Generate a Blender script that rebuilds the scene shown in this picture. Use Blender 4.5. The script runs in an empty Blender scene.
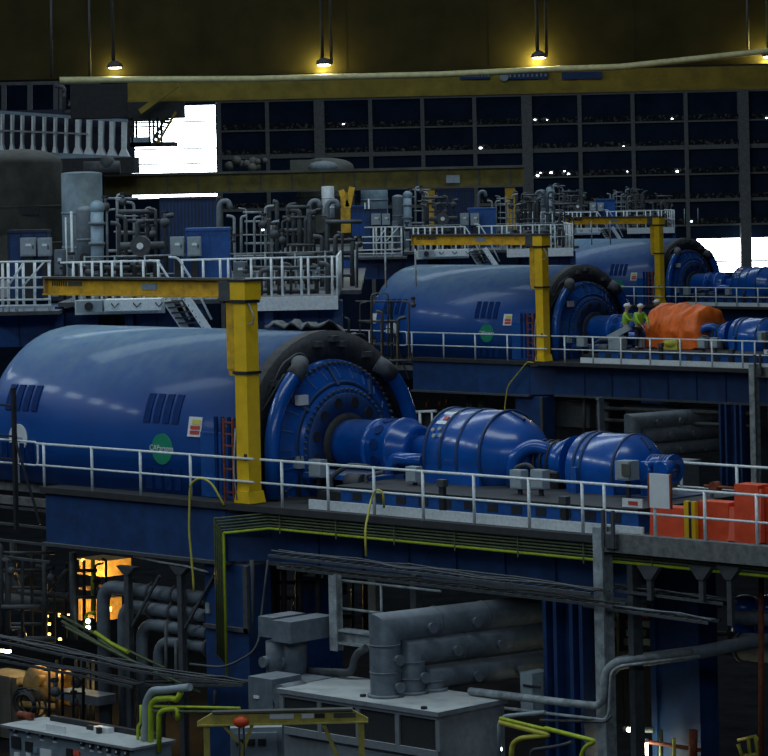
import bpy, math, random
from mathutils import Vector, Matrix
random.seed(7)
SC = bpy.context.scene
COL = SC.collection
PI = math.pi
S = math.sqrt(.5)
# ------------------------------------------------------------------ camera model
F = 3000.; ROLL = .022; CH = 7.5; PX, PY = 384., 187.
OX, OY = -3.40, 71.4              # foot of the nearest jib crane
DX, DY = 9.95, 54.65              # spacing of the turbine rows
def ray(px, py):
    a = px-PX; b = PY-py
    return (a+b*ROLL)/F, (b-a*ROLL)/F
def U(px, py, v=None, z=None, u=None):
    """pixel -> unit coordinates (u along the shaft, v across it, z up) on a chosen real plane"""
    A, B = ray(px, py)
    if z is not None: D = (z-CH)/B
    elif v is not None: D = (v/S+OX+OY)/(A+1)
    else: D = (u/S+OX-OY)/(A-1)
    x = D*A-OX; y = D-OY
    return ((x-y)*S, (x+y)*S, CH+D*B)
def W(px, py, D):
    A, B = ray(px, py)
    return (A*D, D, CH+B*D)
def u2w(p): return (OX+(p[0]+p[1])*S, OY+(p[1]-p[0])*S, p[2])
def w2u(p):
    x = p[0]-OX; y = p[1]-OY
    return ((x-y)*S, (x+y)*S, p[2])

# ------------------------------------------------------------------ materials
M = {}
def mat(name, col, rough=.5, metal=0, var=.25, scale=6, bump=.15, dust=None, dusta=0, coat=0, stain=None, spec=.5):
    m = bpy.data.materials.new(name); m.use_nodes = True
    nt = m.node_tree; N = nt.nodes; L = nt.links
    b = N['Principled BSDF']
    tc = N.new('ShaderNodeTexCoord')
    n = N.new('ShaderNodeTexNoise'); n.inputs['Scale'].default_value = scale; n.inputs['Detail'].default_value = 6
    n.inputs['Roughness'].default_value = .65
    L.new(tc.outputs['Object'], n.inputs['Vector'])
    r = N.new('ShaderNodeValToRGB')
    r.color_ramp.elements[0].position = .3; r.color_ramp.elements[1].position = .72
    c0 = tuple(c*(1-var) for c in col); c1 = tuple(min(1, c*(1+var)) for c in col)
    if stain: c0 = stain
    r.color_ramp.elements[0].color = (*c0, 1); r.color_ramp.elements[1].color = (*c1, 1)
    L.new(n.outputs['Fac'], r.inputs['Fac'])
    out = r.outputs['Color']
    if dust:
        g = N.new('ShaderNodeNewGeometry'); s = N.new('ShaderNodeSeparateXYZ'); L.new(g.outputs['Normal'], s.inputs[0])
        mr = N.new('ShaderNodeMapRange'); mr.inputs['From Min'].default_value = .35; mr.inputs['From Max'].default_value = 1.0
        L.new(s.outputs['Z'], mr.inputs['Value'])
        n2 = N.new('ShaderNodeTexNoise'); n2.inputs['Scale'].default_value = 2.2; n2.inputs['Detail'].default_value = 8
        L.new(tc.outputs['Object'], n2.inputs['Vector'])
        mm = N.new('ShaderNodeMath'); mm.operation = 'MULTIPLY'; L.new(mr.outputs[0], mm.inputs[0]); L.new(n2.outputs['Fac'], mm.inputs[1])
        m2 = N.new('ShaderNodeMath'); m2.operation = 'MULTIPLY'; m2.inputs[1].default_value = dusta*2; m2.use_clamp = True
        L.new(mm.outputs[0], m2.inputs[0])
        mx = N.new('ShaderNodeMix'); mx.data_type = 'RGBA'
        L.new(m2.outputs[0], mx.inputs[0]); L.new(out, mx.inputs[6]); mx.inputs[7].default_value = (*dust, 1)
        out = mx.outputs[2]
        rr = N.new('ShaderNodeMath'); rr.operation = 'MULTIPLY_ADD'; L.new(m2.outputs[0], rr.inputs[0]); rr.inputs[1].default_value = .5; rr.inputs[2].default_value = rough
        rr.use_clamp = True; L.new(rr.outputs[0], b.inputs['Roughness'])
    else: b.inputs['Roughness'].default_value = rough
    L.new(out, b.inputs['Base Color'])
    b.inputs['Metallic'].default_value = metal
    b.inputs['Coat Weight'].default_value = coat; b.inputs['Coat Roughness'].default_value = .12
    b.inputs['Specular IOR Level'].default_value = spec
    if bump:
        bp = N.new('ShaderNodeBump'); bp.inputs['Strength'].default_value = bump; bp.inputs['Distance'].default_value = .02
        n3 = N.new('ShaderNodeTexNoise'); n3.inputs['Scale'].default_value = scale*2.5; n3.inputs['Detail'].default_value = 4
        L.new(tc.outputs['Object'], n3.inputs['Vector']); L.new(n3.outputs['Fac'], bp.inputs['Height']); L.new(bp.outputs[0], b.inputs['Normal'])
    M[name] = m; return m
def emat(name, col, st):
    m = bpy.data.materials.new(name); m.use_nodes = True; N = m.node_tree.nodes
    b = N['Principled BSDF']; b.inputs['Base Color'].default_value = (*col, 1)
    b.inputs['Emission Color'].default_value = (*col, 1); b.inputs['Emission Strength'].default_value = st
    M[name] = m
DUST = (.30, .31, .33)
mat('blue', (.002, .082, .38), .24, var=.18, scale=2.5, bump=.05, dust=DUST, dusta=.14, coat=.4)
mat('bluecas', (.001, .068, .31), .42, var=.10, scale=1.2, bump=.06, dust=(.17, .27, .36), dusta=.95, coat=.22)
mat('bluemid', (.008, .085, .33), .45, var=.3, scale=5, dust=DUST, dusta=.5)
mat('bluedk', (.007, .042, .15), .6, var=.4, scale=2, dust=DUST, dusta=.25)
mat('bluevent', (.002, .028, .14), .7, var=.3, spec=.15)
mat('navy', (.006, .012, .035), .6, var=.4, scale=3)
mat('yellow', (.80, .46, .02), .5, var=.18, scale=3, stain=(.40, .22, .02), dust=(.25, .2, .1), dusta=.3)
mat('yellowb', (.88, .54, .015), .45, var=.12, scale=3)
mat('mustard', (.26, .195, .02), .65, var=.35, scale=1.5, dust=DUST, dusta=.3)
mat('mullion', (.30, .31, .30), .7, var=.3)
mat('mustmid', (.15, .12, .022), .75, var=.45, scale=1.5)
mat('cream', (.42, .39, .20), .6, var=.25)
mat('mustshade', (.021, .017, .005), .85, var=.3, scale=.8, spec=.1)  # shaded copy of mustard: the near girder's weak light put into the colour
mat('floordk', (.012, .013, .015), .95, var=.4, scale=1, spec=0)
mat('white', (.82, .88, .92), .45, var=.15, scale=12, stain=(.62, .68, .72))
mat('whited', (.32, .36, .38), .6, var=.35, scale=5, stain=(.14, .16, .17))
mat('grey', (.13, .16, .19), .6, var=.35, scale=4, dust=(.4, .42, .44), dusta=.45)
mat('pipegrey', (.125, .155, .19), .55, var=.3, scale=4, dust=(.35, .38, .42), dusta=.55)
mat('dullyel', (.44, .37, .08), .6, var=.3)
mat('ahu', (.20, .225, .25), .55, var=.2, scale=5, dust=(.5, .53, .52), dusta=.9)
mat('grill', (.02, .023, .026), .8, var=.4, scale=30)
mat('cab', (.20, .25, .30), .5, var=.2, scale=5, dust=(.42, .44, .43), dusta=.7)
mat('cabgrey', (.30, .36, .40), .5, var=.15, scale=8)
mat('dark', (.018, .02, .024), .6, var=.5, scale=6, dust=(.1, .1, .11), dusta=.3)
mat('rim', (.03, .034, .042), .75, var=.6, scale=6, bump=.4, dust=(.16, .16, .16), dusta=.5)
mat('steel', (.06, .068, .076), .6, var=.4, scale=6, dust=(.2, .21, .22), dusta=.5)
mat('concrete', (.16, .17, .17), .85, var=.3, scale=5, bump=.3, stain=(.08, .08, .08))
mat('deckfloor', (.028, .03, .034), .8, var=.4, scale=1.5, bump=.2)
mat('brown', (.085, .085, .075), .8, var=.4, scale=1.2)
mat('vessel', (.22, .31, .38), .5, var=.3, scale=2)
mat('lime', (.42, .52, .02), .5, var=.25, scale=6)
mat('limedk', (.10, .125, .055), .6, var=.4, scale=6)
mat('hose', (.50, .46, .06), .5, var=.2)
mat('barrier', (.75, .075, .02), .5, var=.15, scale=4)
mat('barrier2', (.85, .14, .08), .5, var=.1, scale=4)
mat('tarp', (.85, .15, .012), .55, var=.22, scale=2, bump=.4)
mat('sign', (.75, .78, .80), .5, var=.06)
mat('green', (.01, .27, .15), .5, var=.1)
mat('signred', (.55, .06, .04), .5, var=.2, scale=30)
mat('signyel', (.65, .60, .10), .5, var=.2, scale=30)
mat('ink', (.02, .02, .025), .6)
mat('rust', (.22, .05, .02), .8, var=.5, scale=8)
mat('ochre', (.32, .20, .06), .7, var=.5, scale=5)
mat('hivis', (.30, .55, .04), .6, var=.15, scale=20)
mat('cloth', (.012, .016, .035), .9)
mat('skin', (.45, .25, .17), .6, bump=0)
mat('helmet', (.75, .78, .78), .4, bump=0)
mat('louvre', (.02, .042, .085), .9, var=.3, scale=.6, spec=.05)
mat('dayspeck', (.012, .014, .016), .8, scale=2)  # pale noise spots paint the specks of daylight between the louvres
n = M['dayspeck'].node_tree.nodes['Color Ramp'].color_ramp.elements
n[0].position = .52; n[0].color = (.01, .012, .016, 1); n[1].position = .68; n[1].color = (.34, .34, .32, 1)
for nd in M['dayspeck'].node_tree.nodes:
    if nd.type == 'TEX_NOISE': nd.inputs['Scale'].default_value = 3.5
emat('sky', (.86, .95, 1.0), 9)
emat('lamp', (1, .95, .75), 25)
emat('warm', (1, .62, .12), 5)
emat('tube', (1, .93, .6), 14)
emat('dotl', (.85, 1, .95), 12)

# ------------------------------------------------------------------ mesh builder
class MB:
    def __init__(s): s.v = []; s.f = []; s.sm = []
    def add(s, vs, fs, sm=False):
        o = len(s.v); s.v += [Vector(p) for p in vs]; s.f += [tuple(i+o for i in f) for f in fs]; s.sm += [sm]*len(fs); return s
    def box(s, a, b):
        x0, y0, z0 = (min(p, q) for p, q in zip(a, b)); x1, y1, z1 = (max(p, q) for p, q in zip(a, b))
        return s.add([(x0,y0,z0),(x1,y0,z0),(x1,y1,z0),(x0,y1,z0),(x0,y0,z1),(x1,y0,z1),(x1,y1,z1),(x0,y1,z1)],
                     [(0,3,2,1),(4,5,6,7),(0,1,5,4),(1,2,6,5),(2,3,7,6),(3,0,4,7)])
    def cbox(s, c, d): return s.box([c[i]-d[i]/2 for i in range(3)], [c[i]+d[i]/2 for i in range(3)])
    def beam(s, p, q, w, h, up=(0,0,1)):
        p = Vector(p); q = Vector(q); d = (q-p).normalized(); up = Vector(up)
        if abs(d.dot(up)) > .98: up = Vector((1,0,0))
        x = d.cross(up).normalized(); y = x.cross(d)
        vs = [c+x*a*w/2+y*b*h/2 for c in (p, q) for a, b in ((-1,-1),(1,-1),(1,1),(-1,1))]
        return s.add(vs, [(0,1,2,3),(7,6,5,4),(4,5,1,0),(5,6,2,1),(6,7,3,2),(7,4,0,3)])
    def ibeam(s, p, q, w, h, t=.04):
        p = Vector(p); q = Vector(q); z = Vector((0,0,1)); d = (q-p).normalized()
        if abs(d.dot(z)) > .9:
            x = Vector((1,0,0)); y = Vector((0,1,0))
            for k in (-1, 1): s.beam(p+y*k*(h/2-t/2), q+y*k*(h/2-t/2), t, w, x) if False else s.beam(p+y*k*(h/2-t/2), q+y*k*(h/2-t/2), w, t, y)
            return s.beam(p, q, t, h-2*t, y)
        y = (z-d*d.dot(z)).normalized()
        for k in (-1, 1): s.beam(p+y*k*(h/2-t/2), q+y*k*(h/2-t/2), w, t)
        return s.beam(p, q, t, h-2*t)
    def cyl(s, p, q, r, r2=None, n=16, cap=True):
        p = Vector(p); q = Vector(q); r2 = r if r2 is None else r2
        return s.lathe(p, q-p, [(0, r), ((q-p).length, r2)], n, cap)
    def lathe(s, p, axis, prof, n=24, cap=True, a0=0, a1=2*PI):
        p = Vector(p); d = Vector(axis).normalized(); up = Vector((0,0,1)) if abs(d.z) < .9 else Vector((0,1,0))
        x = d.cross(up).normalized(); y = x.cross(d).normalized()
        full = abs(a1-a0-2*PI) < 1e-6; m = n if full else n+1
        vs = []
        for (t, r) in prof:
            for i in range(m):
                a = a0+(a1-a0)*i/n; vs.append(p+d*t+x*math.cos(a)*r+y*math.sin(a)*r)
        fs = []
        for k in range(len(prof)-1):
            for i in range(m if full else n):
                j = (i+1) % m; fs.append((k*m+i, k*m+j, (k+1)*m+j, (k+1)*m+i))
        s.add(vs, fs, True)
        if cap:
            o = len(s.v)-len(vs); L = len(prof)-1
            for base, rev in ((0, True), (L*m, False)):
                if prof[0 if rev else L][1] > 1e-4:
                    idx = tuple(o+base+i for i in range(m)); s.f.append(idx[::-1] if rev else idx); s.sm.append(False)
        return s
    def tube(s, pts, r, n=8, bend=0, cap=True):
        P = [Vector(p) for p in pts]
        if bend:
            Q = [P[0]]
            for i in range(1, len(P)-1):
                a = (P[i-1]-P[i]); b = (P[i+1]-P[i]); k = min(bend, a.length*.45, b.length*.45)
                A = P[i]+a.normalized()*k; B = P[i]+b.normalized()*k
                for t in (0, .2, .4, .6, .8, 1): Q.append(A*(1-t)**2+P[i]*2*t*(1-t)+B*t*t)
            Q.append(P[-1]); P = Q
        P = [p for i, p in enumerate(P) if i == 0 or (p-P[i-1]).length > 1e-5]
        vs = []; d0 = (P[1]-P[0]).normalized(); x = d0.cross(Vector((0,0,1)))
        if x.length < .1: x = d0.cross(Vector((1,0,0)))
        x.normalize()
        for i, p in enumerate(P):
            d = ((P[i+1]-p).normalized() if i < len(P)-1 else Vector()) + ((p-P[i-1]).normalized() if i else Vector())
            d.normalize(); x = (x-d*x.dot(d)).normalized(); y = d.cross(x)
            k = 1
            if 0 < i < len(P)-1:
                c = (P[i+1]-p).normalized().dot(d); k = 1/max(.5, c)
            for j in range(n):
                a = 2*PI*j/n; vs.append(p+(x*math.cos(a)+y*math.sin(a))*r*(k if False else 1))
        fs = [(i*n+j, i*n+(j+1)%n, (i+1)*n+(j+1)%n, (i+1)*n+j) for i in range(len(P)-1) for j in range(n)]
        s.add(vs, fs, True)
        if cap:
            o = len(s.v)-len(vs); s.f += [tuple(o+j for j in range(n))[::-1], tuple(o+(len(P)-1)*n+j for j in range(n))]; s.sm += [False, False]
        return s
    def prism(s, poly, axis, a, b, sm=False):
        """poly in the two other axes, extruded along axis (0,1,2) from a to b"""
        n = len(poly)
        def mk(p, t):
            q = list(p); q.insert(axis, t); return q
        vs = [mk(p, a) for p in poly]+[mk(p, b) for p in poly]
        s.add(vs, [(i, (i+1)%n, (i+1)%n+n, i+n) for i in range(n)], sm)
        o = len(s.v)-2*n; s.f += [tuple(o+i for i in range(n))[::-1], tuple(o+n+i for i in range(n))]; s.sm += [False, False]
        return s
    def sphere(s, c, r, n=12, sc=(1,1,1)):
        c = Vector(c); vs = []; m = n//2
        for i in range(m+1):
            th = PI*i/m
            for j in range(n): vs.append(c+Vector((math.sin(th)*math.cos(2*PI*j/n)*r*sc[0], math.sin(th)*math.sin(2*PI*j/n)*r*sc[1], math.cos(th)*r*sc[2])))
        return s.add(vs, [(i*n+j, (i+1)*n+j, (i+1)*n+(j+1)%n, i*n+(j+1)%n) for i in range(m) for j in range(n)], True)
    def build(s, name, m, parent=None, base=None, frame='u'):
        """vertices were given in unit (frame u) or world (frame w) coordinates"""
        me = bpy.data.meshes.new(name)
        if parent is not None: base = Vector(parent['_b']); frame = parent['_f']
        b = Vector(base or (0,0,0))
        me.from_pydata([v-b for v in s.v], [], s.f)
        me.polygons.foreach_set('use_smooth', s.sm); me.update()
        me.materials.append(M[m])
        o = bpy.data.objects.new(name, me); COL.objects.link(o)
        if parent is not None:
            o.parent = parent['_o'] if isinstance(parent, dict) else parent
        else:
            place(o, b, frame)
        return o
    def builds(s, name, m, parent):
        """every separate piece becomes a part of its own"""
        par = list(range(len(s.v)))
        def find(i):
            while par[i] != i: par[i] = par[par[i]]; i = par[i]
            return i
        for f in s.f:
            for j in f[1:]: par[find(j)] = find(f[0])
        g = {}
        for f, sm in zip(s.f, s.sm): g.setdefault(find(f[0]), []).append((f, sm))
        out = []
        for fl in g.values():
            idx = sorted({i for f, _ in fl for i in f}); mp = {i: k for k, i in enumerate(idx)}
            q = MB(); q.v = [s.v[i] for i in idx]; q.f = [tuple(mp[i] for i in f) for f, _ in fl]; q.sm = [x for _, x in fl]
            out.append(q.build(name, m, parent))
        return out
def place(o, b, frame):
    if frame == 'u': o.location = u2w(b); o.rotation_euler = (0, 0, -PI/4)
    else: o.location = b
ROWS = []            # (root, rows, label template)
class TH(dict): pass
def thing(name, label, cat, base, frame='u', group=None, rows=(0,)):
    o = bpy.data.objects.new(name, None); COL.objects.link(o); o.empty_display_size = .1
    place(o, Vector(base), frame); meta(o, label, cat, group)
    ROWS.append((o, rows, label))
    return {'_o': o, '_b': tuple(base), '_f': frame}
def meta(o, label=None, cat=None, group=None, kind=None):
    if label: o['label'] = label
    if cat: o['category'] = cat
    if group: o['group'] = group
    if kind: o['kind'] = kind
def sub(o, t):      # parent handle for a sub-part: same frame as its thing, parented to part o
    return {'_o': o, '_b': t['_b'], '_f': t['_f']}
def single(mb, name, m, label, cat, base, frame='u', group=None, rows=(0,), kind=None):
    o = mb.build(name, m, None, base, frame); meta(o, label, cat, group, kind); ROWS.append((o, rows, label)); return o
def struct(mb, name, m, base=(0,0,0), frame='w', rows=(0,)):
    o = mb.build(name, m, None, base, frame); meta(o, kind='structure'); ROWS.append((o, rows, None)); return o
def strip(root):
    for k in ('label', 'category', 'group', 'kind'):
        if k in root: del root[k]
def text_mesh(txt, size, name='lettering'):
    c = bpy.data.curves.new('txt', 'FONT'); c.body = txt; c.size = size; c.extrude = .004; c.align_x = 'CENTER'; c.align_y = 'CENTER'
    o = bpy.data.objects.new('txt', c); COL.objects.link(o)
    bpy.context.view_layer.update()
    me = bpy.data.meshes.new_from_object(o.evaluated_get(bpy.context.evaluated_depsgraph_get()))
    bpy.data.objects.remove(o); return me
A3 = (0, 1, 2)

# ------------------------------------------------------------------ camera
cam = bpy.data.cameras.new('camera'); co = bpy.data.objects.new('camera', cam); COL.objects.link(co)
co.matrix_world = Matrix.Translation((0, 0, CH)) @ Matrix.Rotation(PI/2, 4, 'X') @ Matrix.Rotation(-ROLL, 4, 'Z')
cam.sensor_width = 36; cam.lens = F/768*36; cam.shift_y = (PY-378)/768; cam.clip_end = 2000; cam.clip_start = 1
SC.camera = co

AX, AZ, GR = 3.5, 1.15, 2.8       # shaft line and generator radius
# ================================================================== DECK of each unit
R3 = A3
d = MB()
d.prism([(-7.92, 0), (30, 0), (30, 4.9), (9.2, 4.9), (9.2, 7.2), (-14, 7.2), (-14, .9), (-7.92, .9)], 2, -.15, 0)
struct(d, 'floor', 'deckfloor', (0, 0, 0), 'u', R3)
# face girder left
t = thing('plate_girder', 'deep blue plate girder under the deck edge of the {R} unit, left stretch', 'girder', (-7.9, .15, -1.5), rows=R3)
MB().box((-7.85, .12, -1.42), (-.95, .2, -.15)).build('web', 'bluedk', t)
MB().box((-7.9, 0, -1.5), (-.9, .35, -1.42)).build('bottom_flange', 'steel', t)
m = MB()
for k in range(1, 1): pass
t = thing('plate_girder', 'long blue plate girder set back under the exciter deck of the {R} unit', 'girder', (-.9, .85, -1.5), rows=R3)
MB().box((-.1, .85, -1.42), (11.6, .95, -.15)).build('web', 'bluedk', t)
MB().box((-.1, .7, -1.5), (11.6, 1.1, -1.42)).build('bottom_flange', 'steel', t)
m = MB()
for k in range(7): m.box((1.5+k*1.5, .79, -1.42), (1.54+k*1.5, .85, -.22))
m.builds('stiffener', 'bluedk', t)
MB().prism([(-.95, .14), (-.9, .14), (-.05, .9), (-.1, .95)], 2, -1.42, -.22).build('corner_plate', 'bluedk', t)
single(MB().box((10.95, -.12, -.30), (30, .12, .10)), 'edge_beam', 'concrete', 'pale grey concrete edge beam carrying the right end of the {R} deck', 'beam', (11, -.1, -.4), rows=R3)
single(MB().box((-14, .88, -.3), (-7.95, 1.2, .05)).box((-14, .6, -.62), (-7.95, .8, -.42)), 'edge_beam', 'concrete', 'stained concrete edge beam left of the blue girder on the {R} unit', 'beam', (-11, .9, -.3), rows=R3)
# supports
t = thing('support_column', 'wide blue box column under the step in the {R} deck', 'column', (-1.1, .2, -8), rows=R3)
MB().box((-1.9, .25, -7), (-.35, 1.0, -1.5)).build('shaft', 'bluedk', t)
MB().box((-.45, .17, -3.1), (-.3, .25, -1.5)).box((-1.9, .17, -3.1), (-.3, .25, -3.0)).build('edge_flange', 'steel', t)
MB().box((-1.85, .2, -2.75), (-1.72, .25, -2.5)).build('number_plate', 'whited', t)
t = thing('support_column', 'ribbed blue steel column behind the grey pipes under the {R} deck', 'column', (9.4, .8, -8), rows=(0, 1))
m = MB().box((8.95, .9, -7), (9.85, 1.6, -1.5)); m.build('shaft', 'bluedk', t)
m = MB()
for k in (8.85, 9.15, 9.62, 9.9): m.box((k-.05, .62, -7), (k+.05, .92, -1.5))
m.builds('flange', 'bluedk', t)
t = thing('support_column', 'pale grey steel column at the start of the {R} concrete edge beam', 'column', (11.1, -.1, -8), rows=(0, 1))
MB().box((10.98, -.16, -7), (11.24, -.10, .2)).box((11.09, -.1, -7), (11.13, .12, .2)).box((10.98, .12, -7), (11.24, .18, .2)).build('shaft', 'whited', t)
MB().box((11.6, .2, -7), (11.75, .5, -.4)).builds('back_stanchion', 'steel', t)
MB().box((11.3, -.25, -.2), (11.7, -.16, .1)).build('bracket', 'steel', t)
for q in (11.33, 11.6): MB().box((q, -.28, -.2), (q+.07, -.22, .6)).build('bracket_post', 'steel', t)
for k, (x, nm) in enumerate(((9.0, 'left'), (20.0, 'right'))):
    pass
t = thing('support_column', 'dark blue column in the shade under the right end of the {R} deck', 'column', (13, 3.2, -8), rows=(0, 1))
q0 = U(655, 660, v=3.0); q1 = U(700, 660, v=3.0)
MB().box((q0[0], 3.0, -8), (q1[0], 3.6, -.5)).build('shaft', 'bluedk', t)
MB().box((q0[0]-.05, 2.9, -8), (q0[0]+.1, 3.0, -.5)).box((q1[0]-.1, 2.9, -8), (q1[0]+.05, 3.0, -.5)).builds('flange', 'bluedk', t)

# ================================================================== RAILINGS
def rail_thing(label, pts, posts, zb, zt, frame='u', rows=A3, r=.033, mid=(.5,), group=None, kick=None, m='white', pr=None, nm='railing'):
    """pts: polyline in plan (list of (x,y)); posts: plan positions"""
    t = thing(nm, label, 'railing', (*pts[0], zb), frame, group, rows)
    MB().tube([(*p, zt) for p in pts], r, 6).build('top_rail', m, t)
    for k in mid: MB().tube([(*p, zb+(zt-zb)*k) for p in pts], r*.85, 6).build('mid_rail', m, t)
    for p in posts:
        MB().cyl((*p, zb), (*p, zt+.03), pr or r*1.1, n=8).build('post', m, t)
    return t
pl = [U(x, y, v=.06)[0] for x, y in ((44, 460), (92, 465), (140.5, 468), (190.6, 472))]
pl2 = [U(x, y, v=.06)[0] for x, y in ((282, 480), (328, 484), (374, 488), (423, 492), (474, 497), (529, 503), (582.5, 509), (604.5, 511), (655, 515), (705, 520), (757, 524))]
pl2 += [pl2[-1]+1.7*k for k in range(1, 5)]
rail_thing('white tubular railing beside the big generator casing of the {R} unit', [(-8.1, .06), (.15, .06)], [(u, .06) for u in pl], 0, 1.1)
rail_thing('white tubular railing along the exciters of the {R} unit', [(.4, .06), (pl2[-1]+.4, .06)], [(u, .06) for u in pl2], 0, 1.1)
t = thing('railing', 'short white railing with rounded end, left of the {R} generator railing', 'railing', (-12, .95, 0), rows=A3)
MB().tube([(-13.5, .5, 1.1), (-8.35, .3, 1.1), (-8.35, .3, .5), (-13.5, .5, .5)], .03, 6, .15).build('rail', 'white', t)
for u in (-9.3, -10.8, -12.6): MB().cyl((u, .4, 0), (u, .4, 1.1), .028, n=6).build('post', 'white', t)
rail_thing('white tubular railing on the far edge of the {R} exciter deck', [(9.3, 4.75), (21, 4.75)], [(9.4+1.6*k, 4.75) for k in range(8)], 0, 1.1)
t = thing('toe_board', 'white toe board along the exciter deck of the {R} unit', 'toe board', (1.5, .2, 0), rows=A3)
MB().box((1.8, .28, 0), (12, .33, .22)).build('board', 'white', t)

# ================================================================== GENERATOR
def arch(R, cz, zb, n=28, half=None):
    pts = [(AX-R, zb)]
    for i in range(n+1):
        a = PI-PI*i/n; pts.append((AX+R*math.cos(a), cz+R*math.sin(a)))
    pts.append((AX+R, zb)); return pts
def vside(z, R=GR): return AX-math.sqrt(max(0, R*R-(max(z, AZ)-AZ)**2))
t = gen = thing('generator', 'large blue arched generator casing with round badges, {R} of the three', 'generator', (-6, AX, 0), rows=A3, group='turbine generators in the hall')
u0, u1 = -11.3, -.95
m = MB()
prof = [(u0, .90), (u0+.12, .95), (u0+.35, .985), (u0+.7, 1), (u1, 1)]
n = len(arch(GR, AZ, 0)); vs = []
for (uu, k) in prof: vs += [(uu, AX+(p[0]-AX)*k, p[1]*k if p[1] > 0 else 0) for p in arch(GR, AZ, 0)]
m.add(vs, [(k*n+i, k*n+(i+1)%n, (k+1)*n+(i+1)%n, (k+1)*n+i) for k in range(len(prof)-1) for i in range(n)], True)
m.f.append(tuple(range(n))[::-1]); m.sm.append(False); m.f.append(tuple((len(prof)-1)*n+i for i in range(n))); m.sm.append(False)
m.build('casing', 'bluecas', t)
# dark end zone
m = MB().prism(arch(GR+.03, AZ, 0), 0, -.9, -.55)
m.build('end_frame', 'rim', t)
m = MB().lathe((-.55, AX, AZ), (1,0,0), [(0, 2.82), (.02, 2.82), (.0, 2.1), (0, 2.1)], 48, cap=False)
m.build('end_plate', 'rim', t)
# clutter on the rim: cable boxes and lugs
m = MB()
for a, rr in ((100, 2.55), (82, 2.5), (88, 2.62), (60, 2.5), (120, 2.5), (140, 2.55), (47, 2.45), (40, 2.5)):
    a = math.radians(a); c = (-.45, AX-math.cos(a)*rr*-1, AZ+math.sin(a)*rr); m.cbox(c, (.2, .22, .14))
m.builds('terminal_box', 'steel', t)
MB().tube([(-.45, AX-2.2, AZ+1.3), (-.3, AX-1.8, AZ+2.1), (-.35, AX-1.2, AZ+2.35), (-.35, AX-.9, AZ+2.2)], .03, 6, .2).tube([(-.4, AX-2.4, AZ+1.0), (-.3, AX-1.7, AZ+1.9), (-.3, AX-1.55, AZ+1.6)], .025, 6, .2).builds('cable', 'steel', t)
# end shield
m = MB().lathe((-.55, AX, AZ), (1,0,0), [(0, 2.12), (.14, 2.1), (.16, 1.98), (.18, 1.93), (.42, 1.62), (.44, 1.5), (.52, 1.44), (.56, 1.28), (.58, .86), (.56, .8), (.3, .74)], 56, cap=False)
m.build('end_shield', 'blue', t)
MB().lathe((-.55, AX, AZ), (1,0,0), [(.566, 1.30), (.60, 1.28), (.60, .86), (.566, .84)], 48, cap=False).build('inner_plate', 'bluedk', t)
MB().lathe((-.55, AX, AZ), (1,0,0), [(.44, 1.6), (.47, 1.58), (.47, 1.51), (.44, 1.49)], 48, cap=False).build('dark_joint', 'bluedk', t)
m = MB()
for k in range(24):
    a = 2*PI*k/24; dx = Vector((0, math.cos(a), math.sin(a))); c = Vector((-.55, AX, AZ)); m.beam(c+dx*1.92+Vector((.2, 0, 0)), c+dx*1.66+Vector((.4, 0, 0)), .03, .04, (1, 0, 0))
m.builds('stiffening_rib', 'bluemid', t)
m = MB()
for k in range(72):
    a = 2*PI*k/72; c = Vector((-.36, AX+math.cos(a)*2.03, AZ+math.sin(a)*2.03)); m.cyl(c, c+Vector((.1, 0, 0)), .042, n=6)
m.builds('outer_bolt', 'steel', t)
m = MB()
for k in range(54):
    a = 2*PI*k/54; c = Vector((-.04, AX+math.cos(a)*1.38, AZ+math.sin(a)*1.38)); m.cyl(c, c+Vector((.1, 0, 0)), .036, n=6)
m.builds('inner_bolt', 'steel', t)
m = MB()
for k in range(8):
    a = 2*PI*k/8+.12; dx = Vector((0, math.cos(a), math.sin(a)))
    c = Vector((-.55, AX, AZ)); m.beam(c+dx*1.95+Vector((.2,0,0)), c+dx*1.5+Vector((.5,0,0)), .08, .09, (1,0,0))
m.builds('radial_rib', 'bluedk', t)
m = MB()
for k in range(12):
    a = 2*PI*k/12+.26; c = Vector((0.02, AX+math.cos(a)*1.08, AZ+math.sin(a)*1.08)); m.cyl(c, c+Vector((.045, 0, 0)), .135, n=14)
m.builds('vent_hole', 'ink', t)
MB().lathe((-.2, AX, AZ), (1,0,0), [(.18, .8), (.28, .8), (.30, .6)], 36, cap=False).build('shaft_seal', 'dark', t)
# big arched pipes right and left of the shield
def archpipe(side):
    pts = []
    for i in range(9):
        a = math.radians(52-52*i/8); pts.append((-.2, AX+side*RD*math.cos(a), AZ+RD*math.sin(a)))
    pts.append((-.2, AX+side*RD, .05)); return pts
for sd in (1, -1):
    RD = 2.3 if sd > 0 else 2.5
    o = MB().tube(archpipe(sd), .19, 14).build('arched_duct', 'blue', t)
    p = archpipe(sd); MB().tube([Vector(p[0])+(Vector(p[0])-Vector(p[1]))*.8+Vector((-.15, 0, 0)), p[0], p[1]], .22, 14).build('lagged_joint', 'steel', sub(o, t))
m = MB().cbox((-.12, AX-1.35, AZ+1.2), (.12, .34, .24)); m.build('bright_patch_cover', 'sign', t)
for ch in gen['_o'].children:
    if ch.name.split('.')[0] in ('end_frame', 'end_plate', 'terminal_box', 'cable', 'end_shield', 'outer_bolt', 'inner_bolt', 'radial_rib', 'inner_plate', 'dark_joint', 'stiffening_rib', 'vent_hole', 'shaft_seal', 'bright_patch_cover'): ch.location.x -= .22
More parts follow.
